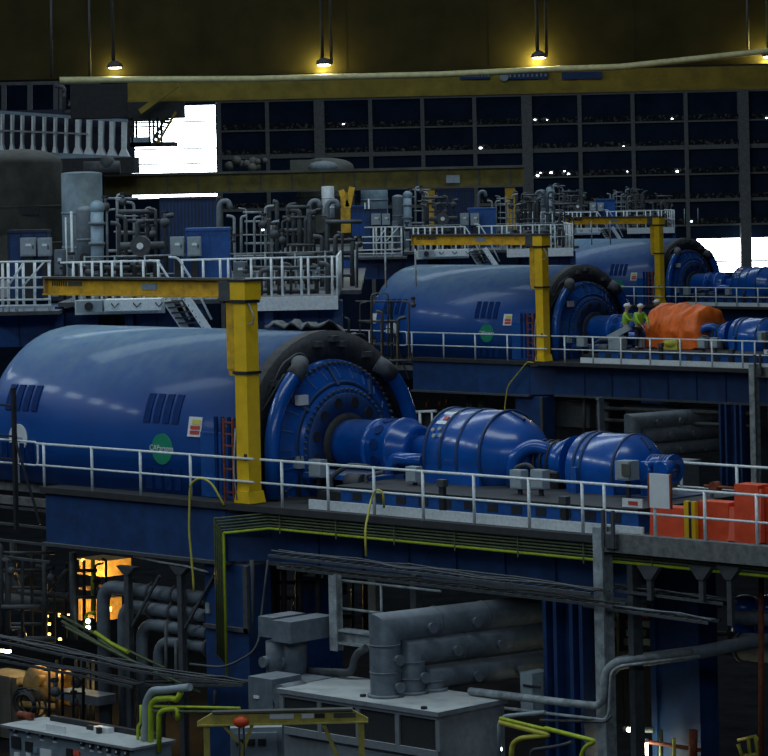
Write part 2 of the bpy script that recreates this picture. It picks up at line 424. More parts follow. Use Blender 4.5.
# vents on the flank
def vents(u, z0, z1, nn):
    for k in range(nn):
        uu = u+k*.36; a = [(vside(z)-.035, z) for z in [z0+(z1-z0)*i/4 for i in range(5)]]
        b = [(y+.06, z) for y, z in reversed(a)]
        MB().prism(a+b, 0, uu, uu+.24).build('vent_slot', 'bluevent', t)
ua = U(147, 420, v=vside(2.1))[0]
vents(ua, 1.75, 2.45, 4); vents(ua+.15, .1, .62, 4); vents(U(12, 410, v=1)[0], 1.85, 2.5, 4); vents(U(12, 460, v=1)[0], .5, 1.0, 4)
vents(-11.1, .4, 2.3, 1) if False else None
m = MB()
for k in (u0+1.0, -5.7, -2.2): m.prism(arch(GR+.012, AZ, 0), 0, k, k+.05)
m = MB().box((-2.4, AX-GR-.05, .02), (-1.0, AX-GR+.02, 1.6)); m.build('side_door', 'bluemid', t)
m = MB()
for k in range(4): m.box((-1.85+k*.24, AX-GR-.09, .1), (-1.75+k*.24, AX-GR-.04, 2.0))
m.builds('cooler_rib', 'bluevent', t)
def disc(px, py, r, mt, name, txt=None, mt2='sign'):
    c = U(px, py, v=AX-GR-.02); c = (c[0], AX-GR-.012, c[2])
    o = MB().cyl((c[0], c[1]+.03, c[2]), (c[0], c[1]-.02, c[2]), r, n=32).build(name, mt, t)
    if txt:
        me = text_mesh(txt, .2); me.materials.clear(); me.materials.append(M[mt2])
        me.transform(Matrix.Translation(Vector((c[0], c[1]-.028, c[2]+.02))-Vector(t['_b'])) @ Matrix.Rotation(PI/2, 4, 'X'))
        q = bpy.data.objects.new('lettering', me); COL.objects.link(q); q.parent = o
    return o, c
o, c = disc(162, 449, .385, 'green', 'round_badge', 'CAParsons'); o['label'] = 'green round badge with white lettering'
o, c = disc(18, 438, .37, 'sign', 'round_badge'); o['label'] = 'white round badge'
MB().box((c[0]-.2, c[1]-.026, c[2]-.03), (c[0]+.2, c[1]-.02, c[2]+.03)).box((c[0]-.1, c[1]-.026, c[2]-.14), (c[0]+.1, c[1]-.02, c[2]-.1)).build('badge_mark', 'cabgrey', sub(o, t))
# warning sign
c = U(203, 426, v=AX-GR+.3); zc = c[2]
vv = [vside(zc-.25)-.03, vside(zc+.25)-.03]
def onsign(u0_, u1_, z0_, z1_, off, th=.02):
    y0 = vside(z0_)-off; y1 = vside(z1_)-off
    return MB().add([(u0_,y0,z0_),(u1_,y0,z0_),(u1_,y1,z1_),(u0_,y1,z1_),(u0_,y0+th,z0_),(u1_,y0+th,z0_),(u1_,y1+th,z1_),(u0_,y1+th,z1_)], [(0,1,2,3),(7,6,5,4),(0,4,5,1),(1,5,6,2),(2,6,7,3),(3,7,4,0)])
o = onsign(c[0]-.24, c[0]+.24, zc-.24, zc+.24, .04).build('warning_sign', 'sign', t); o['label'] = 'white safety sign with yellow and red bands'
onsign(c[0]-.1, c[0]+.2, zc+.06, zc+.18, .047).build('yellow_band', 'signyel', sub(o, t))
onsign(c[0]-.14, c[0]+.2, zc-.06, zc+.03, .047).build('red_band', 'signred', sub(o, t))
onsign(c[0]-.14, c[0]+.2, zc-.18, zc-.09, .047).build('red_band', 'signred', sub(o, t))
c = U(1, 416, v=AX-GR+.3); zc = c[2]
onsign(c[0]-.2, c[0]+.12, zc-.22, zc+.22, .04).build('warning_sign', 'sign', t)
# wrinkled grey sheet over the top beyond the rim
m = MB(); vs = []; fs = []; nu, nv = 16, 10
for i in range(nu+1):
    for j in range(nv+1):
        a = math.radians(58+34*j/nv); rr = GR+.10+.09*random.random()+.12*math.sin(i*1.3)*math.sin(j*.9+1)
        vs.append((-3.0+2.0*i/nu, AX+rr*math.cos(a), AZ+rr*math.sin(a)))
for i in range(nu):
    for j in range(nv): k = i*(nv+1)+j; fs.append((k, k+1, k+nv+2, k+nv+1))
m.add(vs, fs, True)
o = single(m, 'dust_sheet', 'steel', 'crumpled grey dust sheet lying on top of the {R} generator', 'sheet', (-2, AX+.5, AZ+GR), rows=(0,))
sm = o.modifiers.new('thick', 'SOLIDIFY'); sm.thickness = .05

# ================================================================== SHAFT HOUSING, EXCITERS
def ringed(name, label, u0, u1, R, cz, rings, domeL, domeR, rows, group=None, extra=None, base=0.5):
    t = thing(name, label, 'exciter' if 'exciter' in name else 'machine', ((u0+u1)/2, AX, base), rows=rows, group=group)
    prof = [(u0-domeL, R*.45), (u0-domeL*.5, R*.80), (u0, R*.97), (u0+.05, R), (u1-.05, R), (u1, R*.97), (u1+domeR*.45, R*.80), (u1+domeR, R*.42)]
    MB().lathe((0, AX, cz), (1,0,0), prof, 40).build('housing', 'blue', t)
    for k in rings:
        MB().lathe((0, AX, cz), (1,0,0), [(k-.035, R-.01), (k-.035, R+.03), (k+.035, R+.03), (k+.035, R-.01)], 40, cap=False).build('band', 'bluedk', t)
    m = MB().box((u0+.05, AX-R*.98, base), (u1-.05, AX+R*.98, cz)); m.build('lower_housing', 'blue', t)
    return t
# coupling barrels
t = thing('shaft_housing', 'blue stepped shaft housing between generator and main exciter, {R} unit', 'machine', (1.6, AX, .3), rows=A3)
MB().lathe((0, AX, AZ), (1,0,0), [(-.2, .62), (.1, .66), (.95, .66), (1.0, .72), (1.08, .72), (1.12, .66)], 32).build('first_barrel', 'blue', t)
o = MB().lathe((0, AX, AZ), (1,0,0), [(1.1, .62), (1.15, .7), (1.75, .7), (1.8, .76), (1.9, .76), (1.92, .68), (2.3, .6), (2.35, .5)], 32).build('second_barrel', 'blue', t)
m = MB()
for k in range(5):
    a = math.radians(200-k*32); d_ = Vector((0, math.cos(a), math.sin(a))); c = Vector((1.45, AX, AZ))+d_*.66; m.cyl(c, c+d_*.06, .14, n=12)
m.builds('inspection_hole', 'bluevent', sub(o, t))
MB().lathe((0, AX, AZ), (1,0,0), [(2.3, .36), (2.75, .36), (2.85, .5), (3.2, .55)], 24).build('neck', 'blue', t)
MB().box((.1, AX-.75, 0), (2.5, AX+.75, .62)).box((2.3, AX-.5, 0), (3.1, AX+.5, .75)).build('pedestal', 'bluedk', t)
MB().box((-.1, AX-1.6, .5), (2.2, AX-.7, .62)).build('walk_plate', 'bluemid', t)
t = thing('elbow_pipe', 'curved blue pipe dropping beside the shaft housing of the {R} unit', 'pipe', (2.6, AX+.2, 0), rows=A3)
MB().tube([(2.0, AX-.75, .6), (2.2, AX-.75, 1.0), (3.2, AX-.75, 1.0)], .16, 10, .2).build('pipe', 'blue', t)
# main exciter
EXB = .52
for rw, lab in (((0,), 'nearest'), ((2,), 'farthest')):
    t = ringed('main_exciter', 'fat blue banded main exciter cylinder of the '+lab+' unit', 3.45, 5.3, 1.06, AZ, (3.5, 4.0, 4.55, 5.27), .12, .95, rw, base=EXB)
    if rw == (2,):
        t['_o'].location = (t['_o'].location[0]+2*DX, t['_o'].location[1]+2*DY, t['_o'].location[2]); ROWS.pop()
    MB().lathe((0, AX, AZ), (1,0,0), [(5.27, 1.04), (5.3, 1.05)], 40, cap=False).build('end_flange', 'bluemid', t)
    m = MB(); m.beam((5.36, AX, AZ+1.02), (5.76, AX, AZ+.86), .08, .06); m.build('cap_seam', 'bluedk', t)
    c = (4.0, AX-.62, AZ+.82)
    a0, a1 = math.radians(112), math.radians(136)
    m = MB(); RR = 1.075
    q = [(AX+RR*math.cos(a0), AZ+RR*math.sin(a0)), (AX+RR*math.cos(a1), AZ+RR*math.sin(a1))]
    m.prism([q[0], q[1], (q[1][0]+.02, q[1][1]-.02), (q[0][0]+.01, q[0][1]-.03)], 0, 3.62, 4.02); o = m.build('warning_sign', 'sign', t)
    m = MB(); qq = [(AX+RR*1.012*math.cos(a), AZ+RR*1.012*math.sin(a)) for a in (math.radians(123), math.radians(129))]
    m.prism([qq[0], qq[1], (qq[1][0]+.015, qq[1][1]-.015), (qq[0][0]+.01, qq[0][1]-.02)], 0, 3.78, 3.92); m.build('sign_print', 'signred', sub(o, t))
    m = MB()
    for uu, aa in ((3.66, 146), (3.86, 144), (3.76, 154), (3.96, 153)):
        a = math.radians(aa); d_ = Vector((0, math.cos(a), math.sin(a))); c = Vector((uu, AX, AZ))+d_*1.03; m.cyl(c, c+d_*.08, .05, n=10)
    m.builds('gauge', 'cabgrey', t)
# neck between
t = thing('elbow_duct', 'arched blue duct joining the two exciters of the {R} unit', 'duct', (6.3, AX, .6), rows=A3)
MB().tube([(6.0, AX-.7, .55), (6.02, AX-.7, 1.2), (6.4, AX-.45, 1.5), (6.95, AX-.1, 1.25)], .17, 12, .35).build('duct', 'blue', t)
MB().lathe((0, AX, AZ-.05), (1,0,0), [(6.3, .42), (6.9, .46), (7.35, .62)], 24).build('shaft_cover', 'blue', t)
m = MB()
for k in range(3): m.lathe((0, AX-.0, AZ-.05), (1,0,0), [(6.4+k*.2, .47), (6.4+k*.2, .5), (6.45+k*.2, .5), (6.45+k*.2, .47)], 24, cap=False)
m.builds('clamp_ring', 'dark', t)
MB().box((5.9, AX-.5, .5), (7.2, AX+.5, .85)).build('pedestal', 'dark', t)
MB().tube([(6.1, AX-.8, .6), (6.2, AX-.85, 1.0), (6.6, AX-.8, 1.1), (6.9, AX-.7, .7)], .05, 8, .15).tube([(7.0, AX-.8, .6), (7.05, AX-.8, .95), (7.4, AX-.7, .9)], .05, 8, .1).builds('oil_pipe', 'steel', t)
# pilot exciter
t = ringed('pilot_exciter', 'smaller blue banded pilot exciter cylinder of the {R} unit', 7.7, 9.2, .84, .98, (7.95, 8.15, 9.12), .2, .45, A3, base=.5)
MB().beam((9.3, AX, 1.76), (9.55, AX, 1.5), .07, .06).build('cap_seam', 'bluedk', t)
MB().box((8.0, AX-.95, .5), (8.15, AX-.8, 1.1)).build('foot', 'bluemid', t)
t = thing('motor', 'small bright blue pump motor at the shaft end of the {R} unit', 'motor', (10.1, AX-.3, .3), rows=A3)
MB().cyl((9.75, AX-.2, 1.12), (10.35, AX-.2, 1.12), .28, n=20).cyl((10.35, AX-.2, 1.12), (10.42, AX-.2, 1.12), .33, n=20).build('body', 'blue', t)
m = MB()
for k in range(6): m.lathe((9.8+k*.09, AX-.2, 1.12), (1,0,0), [(0, .28), (0, .31), (.03, .31), (.03, .28)], 20, cap=False)
m.builds('cooling_fin', 'bluemid', t)
MB().cyl((10.42, AX-.2, 1.12), (10.47, AX-.2, 1.12), .12, n=14).build('shaft_cap', 'dark', t)
MB().tube([(10.0, AX-.7, .2), (10.0, AX-.7, 1.1), (10.3, AX-.7, 1.35), (10.55, AX-.7, 1.1), (10.55, AX-.7, .25)], .13, 10, .2).build('pump_pipe', 'blue', t)
MB().cyl((10.0, AX-.88, 1.1), (10.0, AX-.5, 1.1), .22, n=16).cyl((10.55, AX-.88, 1.15), (10.55, AX-.5, 1.15), .2, n=16).builds('pipe_flange', 'blue', t)
MB().box((9.7, AX-.9, 0), (10.8, AX+.4, .55)).build('base', 'bluedk', t)
# skid
t = thing('machine_skid', 'long blue steel skid with dark slots under the exciters of the {R} unit', 'skid', (6, AX, 0), rows=A3)
MB().box((2.3, .85, 0), (11.4, 4.6, .5)).build('frame', 'bluemid', t)
MB().box((2.2, .78, .46), (11.45, 4.65, .52)).build('top_plate', 'dark', t)
MB().box((2.2, .72, 0), (11.5, .9, .1)).build('bottom_flange', 'whited', t)
m = MB()
for k in range(12): m.box((2.7+k*.72, .835, .2), (3.0+k*.72, .86, .38))
m.builds('slot', 'ink', t)
q = U(632, 503, v=.8)
MB().box((q[0]-.28, .8, q[2]-.09), (q[0]+.28, .84, q[2]+.09)).build('label_plate', 'sign', t)
MB().box((q[0]-.1, .79, q[2]-.04), (q[0]+.16, .8, q[2]+.04)).build('plate_print', 'signred', t)
# grey junction boxes on stands
def jbox(px, py, v, w, h, label, col='cabgrey', rows=A3, dpt=.22, zb=0):
    c = U(px, py, v=v)
    t = thing('junction_box', label, 'junction box', (c[0], v, zb), rows=rows)
    o = MB().cbox((c[0], v, c[2]), (w, dpt, h)).build('enclosure', col, t)
    MB().cbox((c[0]+.02, v-dpt/2-.01, c[2]), (w*.86, .02, h*.86)).build('door', col, sub(o, t))
    MB().box((c[0]-.05, v, zb), (c[0]+.05, v+.06, c[2]-h/2)).build('stand', 'dark', t)
    return t
jbox(318, 468, 1.6, .42, .42, 'pale grey box left of the shaft housing behind the {R} railing')
jbox(297, 462, 2.0, .3, .3, 'tiny grey box tucked beside the generator end of the {R} unit')
jbox(414, 474, 1.9, .34, .36, 'grey box between shaft housing and main exciter of the {R} unit', zb=0)
jbox(519, 479, 1.7, .36, .42, 'left one of two grey boxes below the elbow duct, {R} unit', zb=.52)
jbox(540, 479, 1.7, .38, .42, 'right one of two grey boxes below the elbow duct, {R} unit', zb=.52)
t = jbox(627, 470, 2.3, .4, .42, 'pale grey box with dark window on the pilot exciter of the {R} unit', 'cabgrey', zb=.52, dpt=.35)
c = U(626, 470, v=2.08); MB().cbox((c[0], 2.08, c[2]), (.24, .03, .26)).build('window', 'brown', t)
# clutter near railing: control pedestals and hydrant posts
def pedestal(px, pyb, pyt, v, label, rows=A3):
    a = U(px, pyb, v=v); b = U(px, pyt, v=v)
    t = thing('valve_post', label, 'post', (a[0], v, 0), rows=rows)
    MB().box((a[0]-.07, v-.05, 0), (a[0]+.07, v+.05, b[2])).build('post', 'dark', t)
    MB().cbox((a[0], v, b[2]), (.2, .16, .16)).build('head', 'steel', t)
pedestal(443, 515, 483, .35, 'dark post with square head behind the railing near the {R} main exciter')
pedestal(565, 525, 500, .35, 'dark post with square head behind the railing near the {R} pilot exciter')
t = thing('bearing_oil_pump', 'small dark pump with pipes beside the {R} shaft housing', 'pump', (1.6, 1.8, 0), rows=A3)
MB().cyl((1.6, 1.8, .5), (2.1, 1.8, .5), .2, n=14).build('body', 'steel', t)
MB().tube([(1.2, 1.6, 0), (1.2, 1.6, .6), (1.7, 1.7, .9), (2.4, 1.7, .9)], .06, 8, .15).tube([(2.4, 1.6, 0), (2.4, 1.6, .7), (2.9, 1.7, .8)], .05, 8, .1).build('pipe', 'steel', t)
MB().box((1.0, 1.4, 0), (2.8, 2.2, .28)).build('base', 'dark', t)

# ================================================================== DAVIT CRANE
t = crane = thing('jib_crane', 'yellow column jib crane with long arm, on the {R} deck edge', 'crane', (0, .35, 0), rows=A3, group='yellow jib cranes')
MB().box((-.5, .12, 0), (-.08, .52, 4.9)).build('column', 'yellowb', t)
MB().prism([(-.56, .02), (-.0, .02), (-.08, .3), (-.5, .3)], 1, .06, .58).build('foot_gusset', 'yellowb', t)
MB().box((-.54, .08, 3.1), (-.04, .56, 3.17)).box((-.54, .08, 4.8), (-.04, .56, 4.87)).builds('collar', 'dark', t)
MB().box((-.86, .2, 3.2), (-.53, .5, 4.9)).prism([(-.86, 3.2), (-.53, 3.2), (-.56, 3.05), (-.78, 3.05)], 1, .22, .48).build('hoist_sleeve', 'yellow', t)
MB().box((-.55, .06, 4.88), (-.02, .58, 5.32)).build('head_box', 'yellowb', t)
MB().box((-.6, .02, 5.32), (.03, .62, 5.37)).build('cap_plate', 'dark', t)
m = MB().box((-7.8, .3, 4.95), (-.5, .42, 5.34)); o = m.build('arm', 'yellow', t)
MB().box((-7.85, .16, 5.34), (-.5, .52, 5.39)).build('top_flange', 'brown', sub(o, t))
MB().box((-7.85, .16, 4.92), (-.5, .52, 4.96)).build('bottom_flange', 'yellow', sub(o, t))
MB().box((-7.85, .2, 4.94), (-7.8, .5, 5.36)).build('end_plate', 'ochre', sub(o, t))
m = MB().box((-4.05, .28, 5.08), (-3.5, .3, 5.24)); q = m.build('name_plate', 'vessel', sub(o, t))
m = MB()
for k in range(7): m.box((-7.6+k*.09, .285, 5.15), (-7.56+k*.09, .3, 5.28))
m.builds('stencil_mark', 'ink', sub(o, t))
MB().box((-6.95, .285, 5.16), (-6.4, .3, 5.27)).build('stencil_plate', 'brown', sub(o, t))
MB().box((-.98, .08, 4.85), (-.56, .6, 5.32)).build('trolley', 'steel', t)
MB().cyl((-1.08, .25, 4.9), (-1.08, .5, 4.9), .12, n=14).build('trolley_wheel', 'dark', t)
MB().tube([(-.5, .1, 1.8), (-.56, .06, .8), (-.45, .05, .1)], .02, 6, .2).tube([(-.06, .2, 4.8), (.14, .2, 4.5), (.08, .2, 4.3), (-.06, .2, 4.3)], .02, 6, .2).builds('cable', 'whited', t)
MB().box((-.22, .1, 1.05), (-.13, .12, 1.2)).build('keyhole', 'ink', t)
# ladder-ish dark frame beside post
t = thing('cable_ladder', 'dark rusty cable ladder standing left of the {R} jib crane column', 'ladder', (-.8, .4, 0), rows=A3)
m = MB().box((-1.25, .35, 0), (-1.2, .4, 2.0)).box((-.93, .35, 0), (-.88, .4, 2.0))
for k in range(7): m.box((-1.2, .36, .2+k*.28), (-.93, .39, .24+k*.28))
m.build('frame', 'rust', t)
# hoses
def hose(label, pts, rows=(0,), name='hose', m='hose', r=.028, cat='hose', frame='u'):
    return single(MB().tube(pts, r, 6, .25), name, m, label, cat, pts[0], frame, rows=rows)
hose('yellow hose looped over the railing near the nearest jib crane', [U(224, 505, v=-.02), U(212, 483, v=-.05), U(200, 477, v=-.1), U(190, 484, v=-.12), U(189, 530, v=-.12), U(193, 575, v=-.12), U(194, 592, v=-.12)])
hose('yellow hose hanging over the railing left of the main exciter', [U(384, 508, v=.0), U(383, 492, v=-.05), U(376, 489, v=-.1), U(371, 500, v=-.12), U(365, 530, v=-.9), U(366, 556, v=-.9)])
h = hose('yellow hose hanging from the middle deck near its crane', [U(x, y, v=-.1) for x, y in ((231, 506), (222, 503), (190, 545), (186, 580), (186, 620))])
h.location.x += DX; h.location.y += DY

# ================================================================== BARRIERS, BOARD on nearest exciter deck
def barrier(px0, px1, pyt, pyb, v, label, m='barrier', m2='barrier2', depth=.5, slant=.12):
    a = U(px0, pyt, v=v); b = U(px1, pyb, v=v); zt = a[2]
    t = thing('safety_barrier', label, 'barrier', ((a[0]+b[0])/2, v, 0), group='orange barriers on the exciter deck')
    MB().prism([(v, 0), (v+depth, 0), (v+depth-.04, zt), (v+.04, zt)], 0, a[0], b[0]).build('shell', m, t)
    MB().prism([(v+.0, .02), (v+depth*.3, .02), (v+depth*.3, zt-.08), (v+.06, zt-.08)], 0, b[0]-.05, b[0]+slant).build('end_panel', m2, t)
barrier(649, 684, 506, 532, .75, 'orange plastic barrier below the white notice board')
barrier(697, 728, 501, 541, .8, 'orange barrier with pale end, between the yellow strap and tall barrier', slant=.22)
barrier(733, 758, 484, 541, .8, 'tall red-orange barrier second from the right edge', slant=.06)
barrier(758, 800, 487, 545, 1.0, 'tall red-orange barrier at the right edge of the photo', slant=.06)
c = U(690, 502, v=.7); d_ = U(690, 537, v=.7)
t = thing('striped_post', 'yellow and black striped post between two orange barriers', 'post', (c[0], .7, 0))
MB().box((c[0]-.14, .66, 0), (c[0]-.02, .76, c[2]+.02)).box((c[0]+.06, .66, 0), (c[0]+.16, .76, c[2]+.02)).build('yellow_strip', 'yellowb', t)
MB().box((c[0]-.02, .67, 0), (c[0]+.06, .75, c[2])).build('black_strip', 'ink', t)
a = U(648, 473, v=.0); b = U(672, 509, v=.0)
t = thing('notice_board', 'blank white notice board with red edges hung on the nearest railing', 'notice board', ((a[0]+b[0])/2, .05, .6))
MB().box((a[0]+.04, -.02, b[2]), (b[0]-.04, .02, a[2])).build('panel', 'sign', t)
MB().box((a[0], -.03, b[2]), (a[0]+.04, .02, a[2])).box((b[0]-.04, -.03, b[2]), (b[0], .02, a[2])).build('edging', 'rust', t)
t = thing('handwheel_valve', 'small red valve handle beside the pump motor of the nearest unit', 'valve', (11.2, 3.6, 0))
MB().cyl((11.2, 3.6, 0), (11.2, 3.6, .75), .04, n=8).build('stem', 'steel', t)
MB().tube([(11.0, 3.6, .75), (11.9, 3.6, .75)], .035, 8).cyl((11.3, 3.5, .75), (11.3, 3.7, .75), .12, n=12).build('handle', 'rust', t)

# ================================================================== COVERED EXCITER (middle row)
def off(o, k): o.location = (o.location[0]+k*DX, o.location[1]+k*DY, o.location[2])
vs = []; fs = []; nu, na = 44, 36; R0 = 1.15
for i in range(nu+1):
    s = i/nu; uu = 3.6+2.65*s
    for j in range(na+1):
        a = math.radians(-32+244*j/na)
        rr = R0*(1-.10*max(0, s-.55)*2.2) + .10*abs(math.sin(s*15+a*1.6))**.6+.08*abs(math.sin(s*8-a*2.4+2))-.07*abs(math.sin(s*27+a*1.1))**.7-.06+.03*math.sin(a*9+s*6)+.015*random.random()
        if i == 0: rr *= .72
        if i == nu: rr *= .62
        y = AX+rr*math.cos(a)*1.05; z = AZ+.02+rr*math.sin(a)*1.0
        if math.sin(a) < 0: z = AZ-abs(math.sin(a))*1.15+.12*math.sin(s*14)*abs(math.sin(a)); y = AX+(1.12+.08*math.sin(s*19))*(1 if math.cos(a) > 0 else -1)
        vs.append((uu, y, max(z, .54)))
for i in range(nu):
    for j in range(na): k = i*(na+1)+j; fs.append((k, k+na+1, k+na+2, k+1))
fs.append(tuple(range(na+1))); fs.append(tuple(nu*(na+1)+j for j in range(na, -1, -1)))
o = single(MB().add(vs, fs, True), 'tarpaulin', 'tarp', 'bright orange tarpaulin draped over the middle unit main exciter', 'tarpaulin', (4.5, AX, .5)); off(o, 1)
o = single(MB().box((4.9, 2.0, .53), (5.6, 2.3, .85)).sphere((5.2, 2.1, .8), .35, 10, (1.2, .6, .6)), 'folded_cloth', 'hose', 'bundle of pale yellow cloth below the orange tarpaulin', 'cloth', (5.2, 2.1, .53)); off(o, 1)

# ================================================================== PEOPLE (middle row)
def skinmesh(name, mt, pts, edges, rad, parent, root=0, lv=1):
    me = bpy.data.meshes.new(name); b = Vector(parent['_b'])
    me.from_pydata([Vector(p) for p in pts], edges, []); o = bpy.data.objects.new(name, me); COL.objects.link(o)
    o.parent = parent['_o']; me.materials.append(M[mt])
    o.modifiers.new('skin', 'SKIN')
    for i, r in enumerate(rad):
        sv = me.skin_vertices[0].data[i]; sv.radius = r if isinstance(r, tuple) else (r, r); sv.use_root = (i == root)
    s = o.modifiers.new('sub', 'SUBSURF'); s.levels = lv; s.render_levels = lv
    for p in o.data.polygons: p.use_smooth = True
    o.modifiers['skin'].use_smooth_shade = True
    return o
def person(px, py, label, yaw, lean, hands, group=None):
    """stands on the skid of the middle unit; local x forward"""
    u, v = px, py
    t = thing('person', label, 'person', (u, v, .52), group='maintenance workers at the covered exciter')
    r = t['_o']; r.rotation_euler = (0, 0, yaw); r.scale = (1.06, 1.06, 1.06); off(r, 1)
    L = lean
    pel = (0, 0, .93); ch = (L*.5, 0, 1.28); nk = (L*.8, 0, 1.47); hd = (L*.8+.04, 0, 1.62)
    pts = [pel, ch, nk, hd, (L*.8+.03, 0, 1.72)]; ed = [(0,1),(1,2),(2,3),(3,4)]; rad = [(.15,.12),(.17,.12),.06,(.085,.095),(.07,.08)]
    armp = []
    for sd in (-1, 1):
        sh = (L*.6, .19*sd, 1.40); el = (L*.6+hands[0]*.5, .25*sd, 1.16); wr = hands; wr = (L*.4+hands[0], .16*sd, hands[1])
        k = len(pts); pts += [sh, el, wr]; ed += [(1,k),(k,k+1),(k+1,k+2)]; rad += [.062, .045, .03]
        # hand with five fingers
        d_ = (Vector(wr)-Vector(el)).normalized(); pm = Vector(wr)+d_*.08
        pts.append(tuple(pm)); ed.append((k+2, k+3)); rad.append(.032)
        for f in range(4):
            b0 = pm+d_*.045+Vector((0, (-.027+.018*f), .0)); tip = b0+d_*(.05+.01*(f in (1, 2)))+Vector((0, 0, -.025)); n0 = len(pts)
            pts += [tuple(b0), tuple(tip)]; ed += [(k+3, n0), (n0, n0+1)]; rad += [.009, .008]
        th = pm+Vector((0, -.035*sd, .01)); n0 = len(pts); pts += [tuple(th), tuple(th+d_*.035+Vector((0, -.01*sd, -.01)))]; ed += [(k+3, n0), (n0, n0+1)]; rad += [.011, .009]
        armp.append((sh, el, wr))
    for sd in (-1, 1):
        k = len(pts); pts += [(0, .09*sd, .86), (.03, .1*sd, .48), (-.02, .1*sd, .09), (.12, .11*sd, .05)]; ed += [(0,k),(k,k+1),(k+1,k+2),(k+2,k+3)]; rad += [.085, .06, .045, .04]
    body = skinmesh('body', 'skin', pts, ed, rad, t)
    jp = [(0, 0, .90), ch, (L*.72, 0, 1.42)]; je = [(0,1),(1,2)]; jr = [(.19,.15),(.205,.15),(.12,.1)]
    for sh, el, wr in armp:
        k = len(jp); w2 = tuple(Vector(el)*.12+Vector(wr)*.88); jp += [sh, el, w2]; je += [(1,k),(k,k+1),(k+1,k+2)]; jr += [.085, .064, .05]
    skinmesh('jacket', 'hivis', jp, je, jr, t)
    tp = [(0, 0, .90)]; te = []; tr = [(.175,.135)]
    for sd in (-1, 1):
        k = len(tp); tp += [(0, .09*sd, .82), (.03, .1*sd, .48), (-.02, .1*sd, .12)]; te += [(0,k),(k,k+1),(k+1,k+2)]; tr += [.105, .08, .066]
    skinmesh('trousers', 'cloth', tp, te, tr, t)
    bb = Vector(t['_b'])
    for sd in (-1, 1):
        q = MB().sphere(bb+Vector((.05, .1*sd, .055)), .06, 10, (2.3, .95, .9)).build('boot', 'ink', t)
    h = MB().sphere(bb+Vector((hd[0], 0, 1.71)), .135, 14, (1.1, .92, .75)).cyl(bb+Vector((hd[0]+.03, 0, 1.70)), bb+Vector((hd[0]+.03, 0, 1.715)), .155, n=16); h.build('hard_hat', 'helmet', t)
    m = MB().sphere(bb+Vector((hd[0]+.095, 0, 1.60)), .018, 6, (1.2, .8, 1.3)); m.build('nose', 'skin', t)
    return t
def Um(px, py, z):      # middle row pixel on a level -> unit coords of row 0
    A, B = ray(px, py); D = (z-CH)/B; x = D*A-OX-DX; y = D-OY-DY
    return ((x-y)*S, (x+y)*S, z)
p1 = (3.07, 1.72); p2 = (3.75, 1.75); p3 = (2.0, 5.2)
person(p1[0], p1[1], 'worker in yellow hi-vis jacket and dark trousers, leftmost of three', math.radians(-20), .06, (.34, 1.12))
person(p2[0], p2[1], 'worker in hi-vis bending over grey parts, middle of three', math.radians(-60), .16, (.36, .98))
person(p3[0], p3[1], 'worker in white hard hat half hidden behind orange tarpaulin', math.radians(200), .05, (.3, 1.0))
c = (2.9, 1.4)
o = single(MB().beam((c[0]-.3, c[1]-.2, 1.0), (c[0]+.5, c[1]+.2, 1.45), .35, .25).cbox((c[0], c[1], .8), (.6, .5, .55)), 'removed_cover', 'cabgrey', 'pale grey metal cover lying on the skid by the middle worker', 'cover', (c[0], c[1], .52)); off(o, 1)
# ================================================================== PLATFORM behind each generator (world frame)
PZ = 4.5; PYD = 83.
def WX(px, py=260, D=PYD): return W(px, py, D)
xr = W(338, 297, PYD)[0]; xm = W(228, 297, PYD)[0]; xl = W(58, 297, PYD)[0]
t = thing('access_platform', 'raised steel access platform behind the {R} generator', 'platform', (xl, PYD, PZ), 'w', rows=A3)
MB().box((xl, PYD, PZ-.12), (xr, PYD+7, PZ)).box((xl-6, PYD+5, PZ-.12), (xr+.6, PYD+29, PZ)).build('deck_plate', 'steel', t)
MB().box((xm, PYD-.1, PZ-.35), (xr, PYD, PZ+.02)).build('white_fascia', 'white', t)
a = W(75, 296, PYD)[0]; b = W(165, 296, PYD)[0]
MB().box((a, PYD-.08, PZ-.35), (b, PYD, PZ+.05)).build('white_fascia', 'white', t)
m = MB()
for k in range(5): m.box((xl+k*(xr-xl)/4-.12, PYD+.2, -.2), (xl+k*(xr-xl)/4+.12, PYD+.5, PZ-.12))
m.builds('leg', 'bluedk', t)
posts = [WX(x)[0] for x in (73, 81, 92, 101, 112, 121, 143, 158)]
rail_thing('white railing on the left half of the platform behind the {R} generator', [(WX(60)[0], PYD+.05), (WX(160)[0], PYD+.05)], [(x, PYD+.05) for x in posts], PZ, PZ+1.1, 'w')
posts = [WX(x)[0] for x in (182, 203, 220, 228, 251, 271, 282, 301, 308, 332, 337)]
rail_thing('white railing on the right half of the platform behind the {R} generator', [(WX(178)[0], PYD+.05), (xr, PYD+.05)], [(x, PYD+.05) for x in posts], PZ, PZ+1.1, 'w')
rail_thing('thin grey railing on the far side of the platform behind the {R} generator', [(WX(60)[0], PYD+6.8), (xr-.3, PYD+6.8)], [(WX(60)[0]+k*.9, PYD+6.8) for k in range(12)], PZ, PZ+1.1, 'w', m='whited', r=.025)
rail_thing('white end railing closing the platform behind the {R} generator', [(xr, PYD+.1), (xr, PYD+6.8)], [(xr, PYD+1.5*k) for k in range(1, 5)], PZ, PZ+1.1, 'w')
